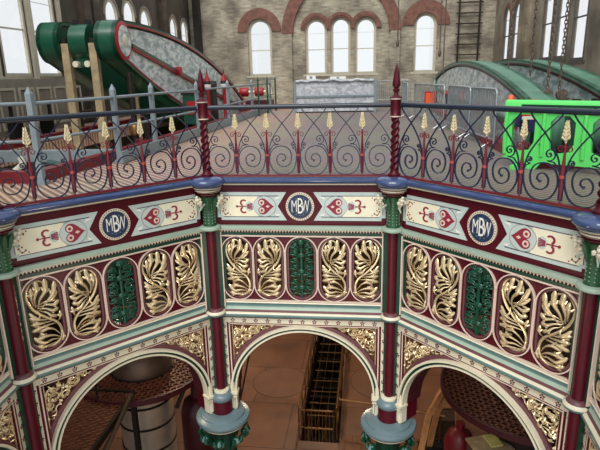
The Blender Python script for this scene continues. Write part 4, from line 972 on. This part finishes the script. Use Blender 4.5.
for (nm,x,y,z,d,m_,lab,cat,r) in (('paper_bundle',3.62,2.5,-5.945,(.24,.34,.03),ys,'pale yellow paper lying on the brown cabinet under the right arch','paper',.3),
    ('dark_tray',2.6,4.5,FLOORZ,(.6,.3,.08),black,'small dark tray on the brown floor under the right arch','tray',.2),
    ('dark_plate',2.5,3.4,FLOORZ,(.5,.7,.06),dark,'dark metal plate on the floor beside the right arch column','plate',.6),
    ('brown_crate',2.95,5.2,FLOORZ,(.6,.5,.5),darkwood,'brown crate on the floor behind the leaning timbers','crate',.1)):
    mb=MB(); mb.box((0,0,d[2]/2),d,m_); mb.ring([(-d[0]/2-.01,-d[1]/2-.01),(d[0]/2+.01,-d[1]/2-.01),(d[0]/2+.01,d[1]/2+.01),(-d[0]/2-.01,d[1]/2+.01)],[(-d[0]/2+.02,-d[1]/2+.02),(d[0]/2-.02,-d[1]/2+.02),(d[0]/2-.02,d[1]/2-.02),(-d[0]/2+.02,d[1]/2-.02)],d[2]*.8,d[2]+.02,m_,'z'); tag(mb.obj(nm,None,(x,y,z),r),lab,cat)
t=thing('red_machine','rounded red machine under the right lattice platform','machine',(3.1,3.6,FLOORZ))
mb=MB(); mb.lathe([(.3,0),(.34,.1),(.34,.9),(.25,1.1),(.1,1.2),(.1,1.35)],kerbred,n=20); mb.obj('body',t)
mb=MB(); mb.tube([(.25,0,.8),(.45,-.1,.9),(.5,-.1,.4)],.05,brass,8); mb.obj('pipe',t)
t=thing('red_machine','round red and dark machine right of the left cylinder','machine',(-2.95,3.4,FLOORZ))
mb=MB(); mb.lathe([(.35,0),(.38,.1),(.38,1.4),(.3,1.7),(.12,1.8),(.12,2.1)],maroon_dk,n=20); mb.obj('body',t)
mb=MB(); mb.tube([(0,0,2.1),(-.1,-.3,2.3),(-.3,-.5,1.8)],.05,dark,8); mb.obj('pipe',t)
# ---------------------------------------------------------------- hall depth: lay the hall out in its final length
HALL=.933
def squash(o):
    if o.type=='MESH':
        ax=0 if abs(abs(o.rotation_euler.z)-PI/2)<.01 or ROT else 1
        for v in o.data.vertices: v.co[ax]*=HALL
    for c in o.children: c.location[1 if not ROT else 0]*=HALL; squash(c)
TURN=-.0121; PIV=Vector((.9,-7.4,0))
def turn(p):
    d=Vector((p[0]-PIV.x,p[1]-PIV.y)); return Vector((PIV.x+d.x*cos(TURN)-d.y*sin(TURN),PIV.y+d.x*sin(TURN)+d.y*cos(TURN)))
ROUND=('steam_cylinder','ring_platform','round_floor_plate','platform_rail','red_machine')
for o in [o for o in bpy.data.objects if o not in BEFORE and o.parent is None and o.type in('MESH','EMPTY')]:
    fixed=o.name=='floor'
    r=abs(o.rotation_euler.z); ROT=abs(r-PI/2)<.01
    if fixed:
        for v in o.data.vertices:
            if not any((v.co.xy-Vector(h)).length<.02 for h in hole):
                q=turn(Vector((v.co.x,HALL*v.co.y+.05,0))); v.co.x,v.co.y=q.x,q.y
        continue
    if o.name.startswith(('leaning_timber','storage_cabinet','paper_bundle','lattice_walkway')): continue
    o.location.y=HALL*o.location.y+.05; o.location.x-=.1 if 'kind' not in o else 0
    if not o.name.startswith(ROUND) and (r<.01 or ROT): squash(o)
    z=o.location.z; q=turn(o.location); o.location=(q.x,q.y,z); o.rotation_euler.z+=TURN
# ---------------------------------------------------------------- lights, world, camera
def area(loc,rot,size,power,colr):
    l=bpy.data.lights.new('fill_light','AREA'); l.shape='RECTANGLE'; l.size,l.size_y=size; l.energy=power; l.color=colr
    o=bpy.data.objects.new('fill_light',l); C.objects.link(o); o.location=loc; o.rotation_euler=rot; return o
def point(loc,power,colr,r=.15):
    l=bpy.data.lights.new('fill_light','POINT'); l.energy=power; l.color=colr; l.shadow_soft_size=r
    o=bpy.data.objects.new('fill_light',l); C.objects.link(o); o.location=loc
for x,y,p in((-.5,8,420),(-5,7,110),(5,7,30),(0,-3,55),(-3.0,.5,70)): point((x,y,-2.2),p,(1,.78,.55),.25)  # hidden warm fill lights, added to stand in for ground-floor lamps
w=bpy.data.worlds.new('sky'); sc.world=w; w.use_nodes=True; bg=w.node_tree.nodes['Background']; bg.inputs[0].default_value=(.93,.97,1,1); bg.inputs[1].default_value=1.0
sl=bpy.data.lights.new('sun','SUN'); sl.energy=2.3; sl.angle=math.radians(35); sl.color=(1,.97,.92); so=bpy.data.objects.new('sun',sl); C.objects.link(so); so.rotation_euler=(math.radians(38),math.radians(-12),0)
cd=bpy.data.cameras.new('camera'); cam=bpy.data.objects.new('camera',cd); C.objects.link(cam); sc.camera=cam
cd.sensor_width=36; cd.lens=537.69/600*36; cd.clip_start=.05; cd.clip_end=200
yw,pt,rl=-.1195,.27067,-.0232
f=Vector((sin(yw)*cos(pt),cos(yw)*cos(pt),-sin(pt))); ri_=Vector((cos(yw),-sin(yw),0)); up=ri_.cross(f)
r2=ri_*cos(rl)+up*sin(rl); u2=-ri_*sin(rl)+up*cos(rl)
M=Matrix((r2,u2,-f)).transposed().to_4x4(); M.translation=Vector((.8925,-7.4002,1.4453)); cam.matrix_world=M
sc.view_settings.view_transform='Standard'; sc.view_settings.look='None'; sc.view_settings.gamma=1; sc.view_settings.use_curve_mapping=False; sc.view_settings.exposure=0
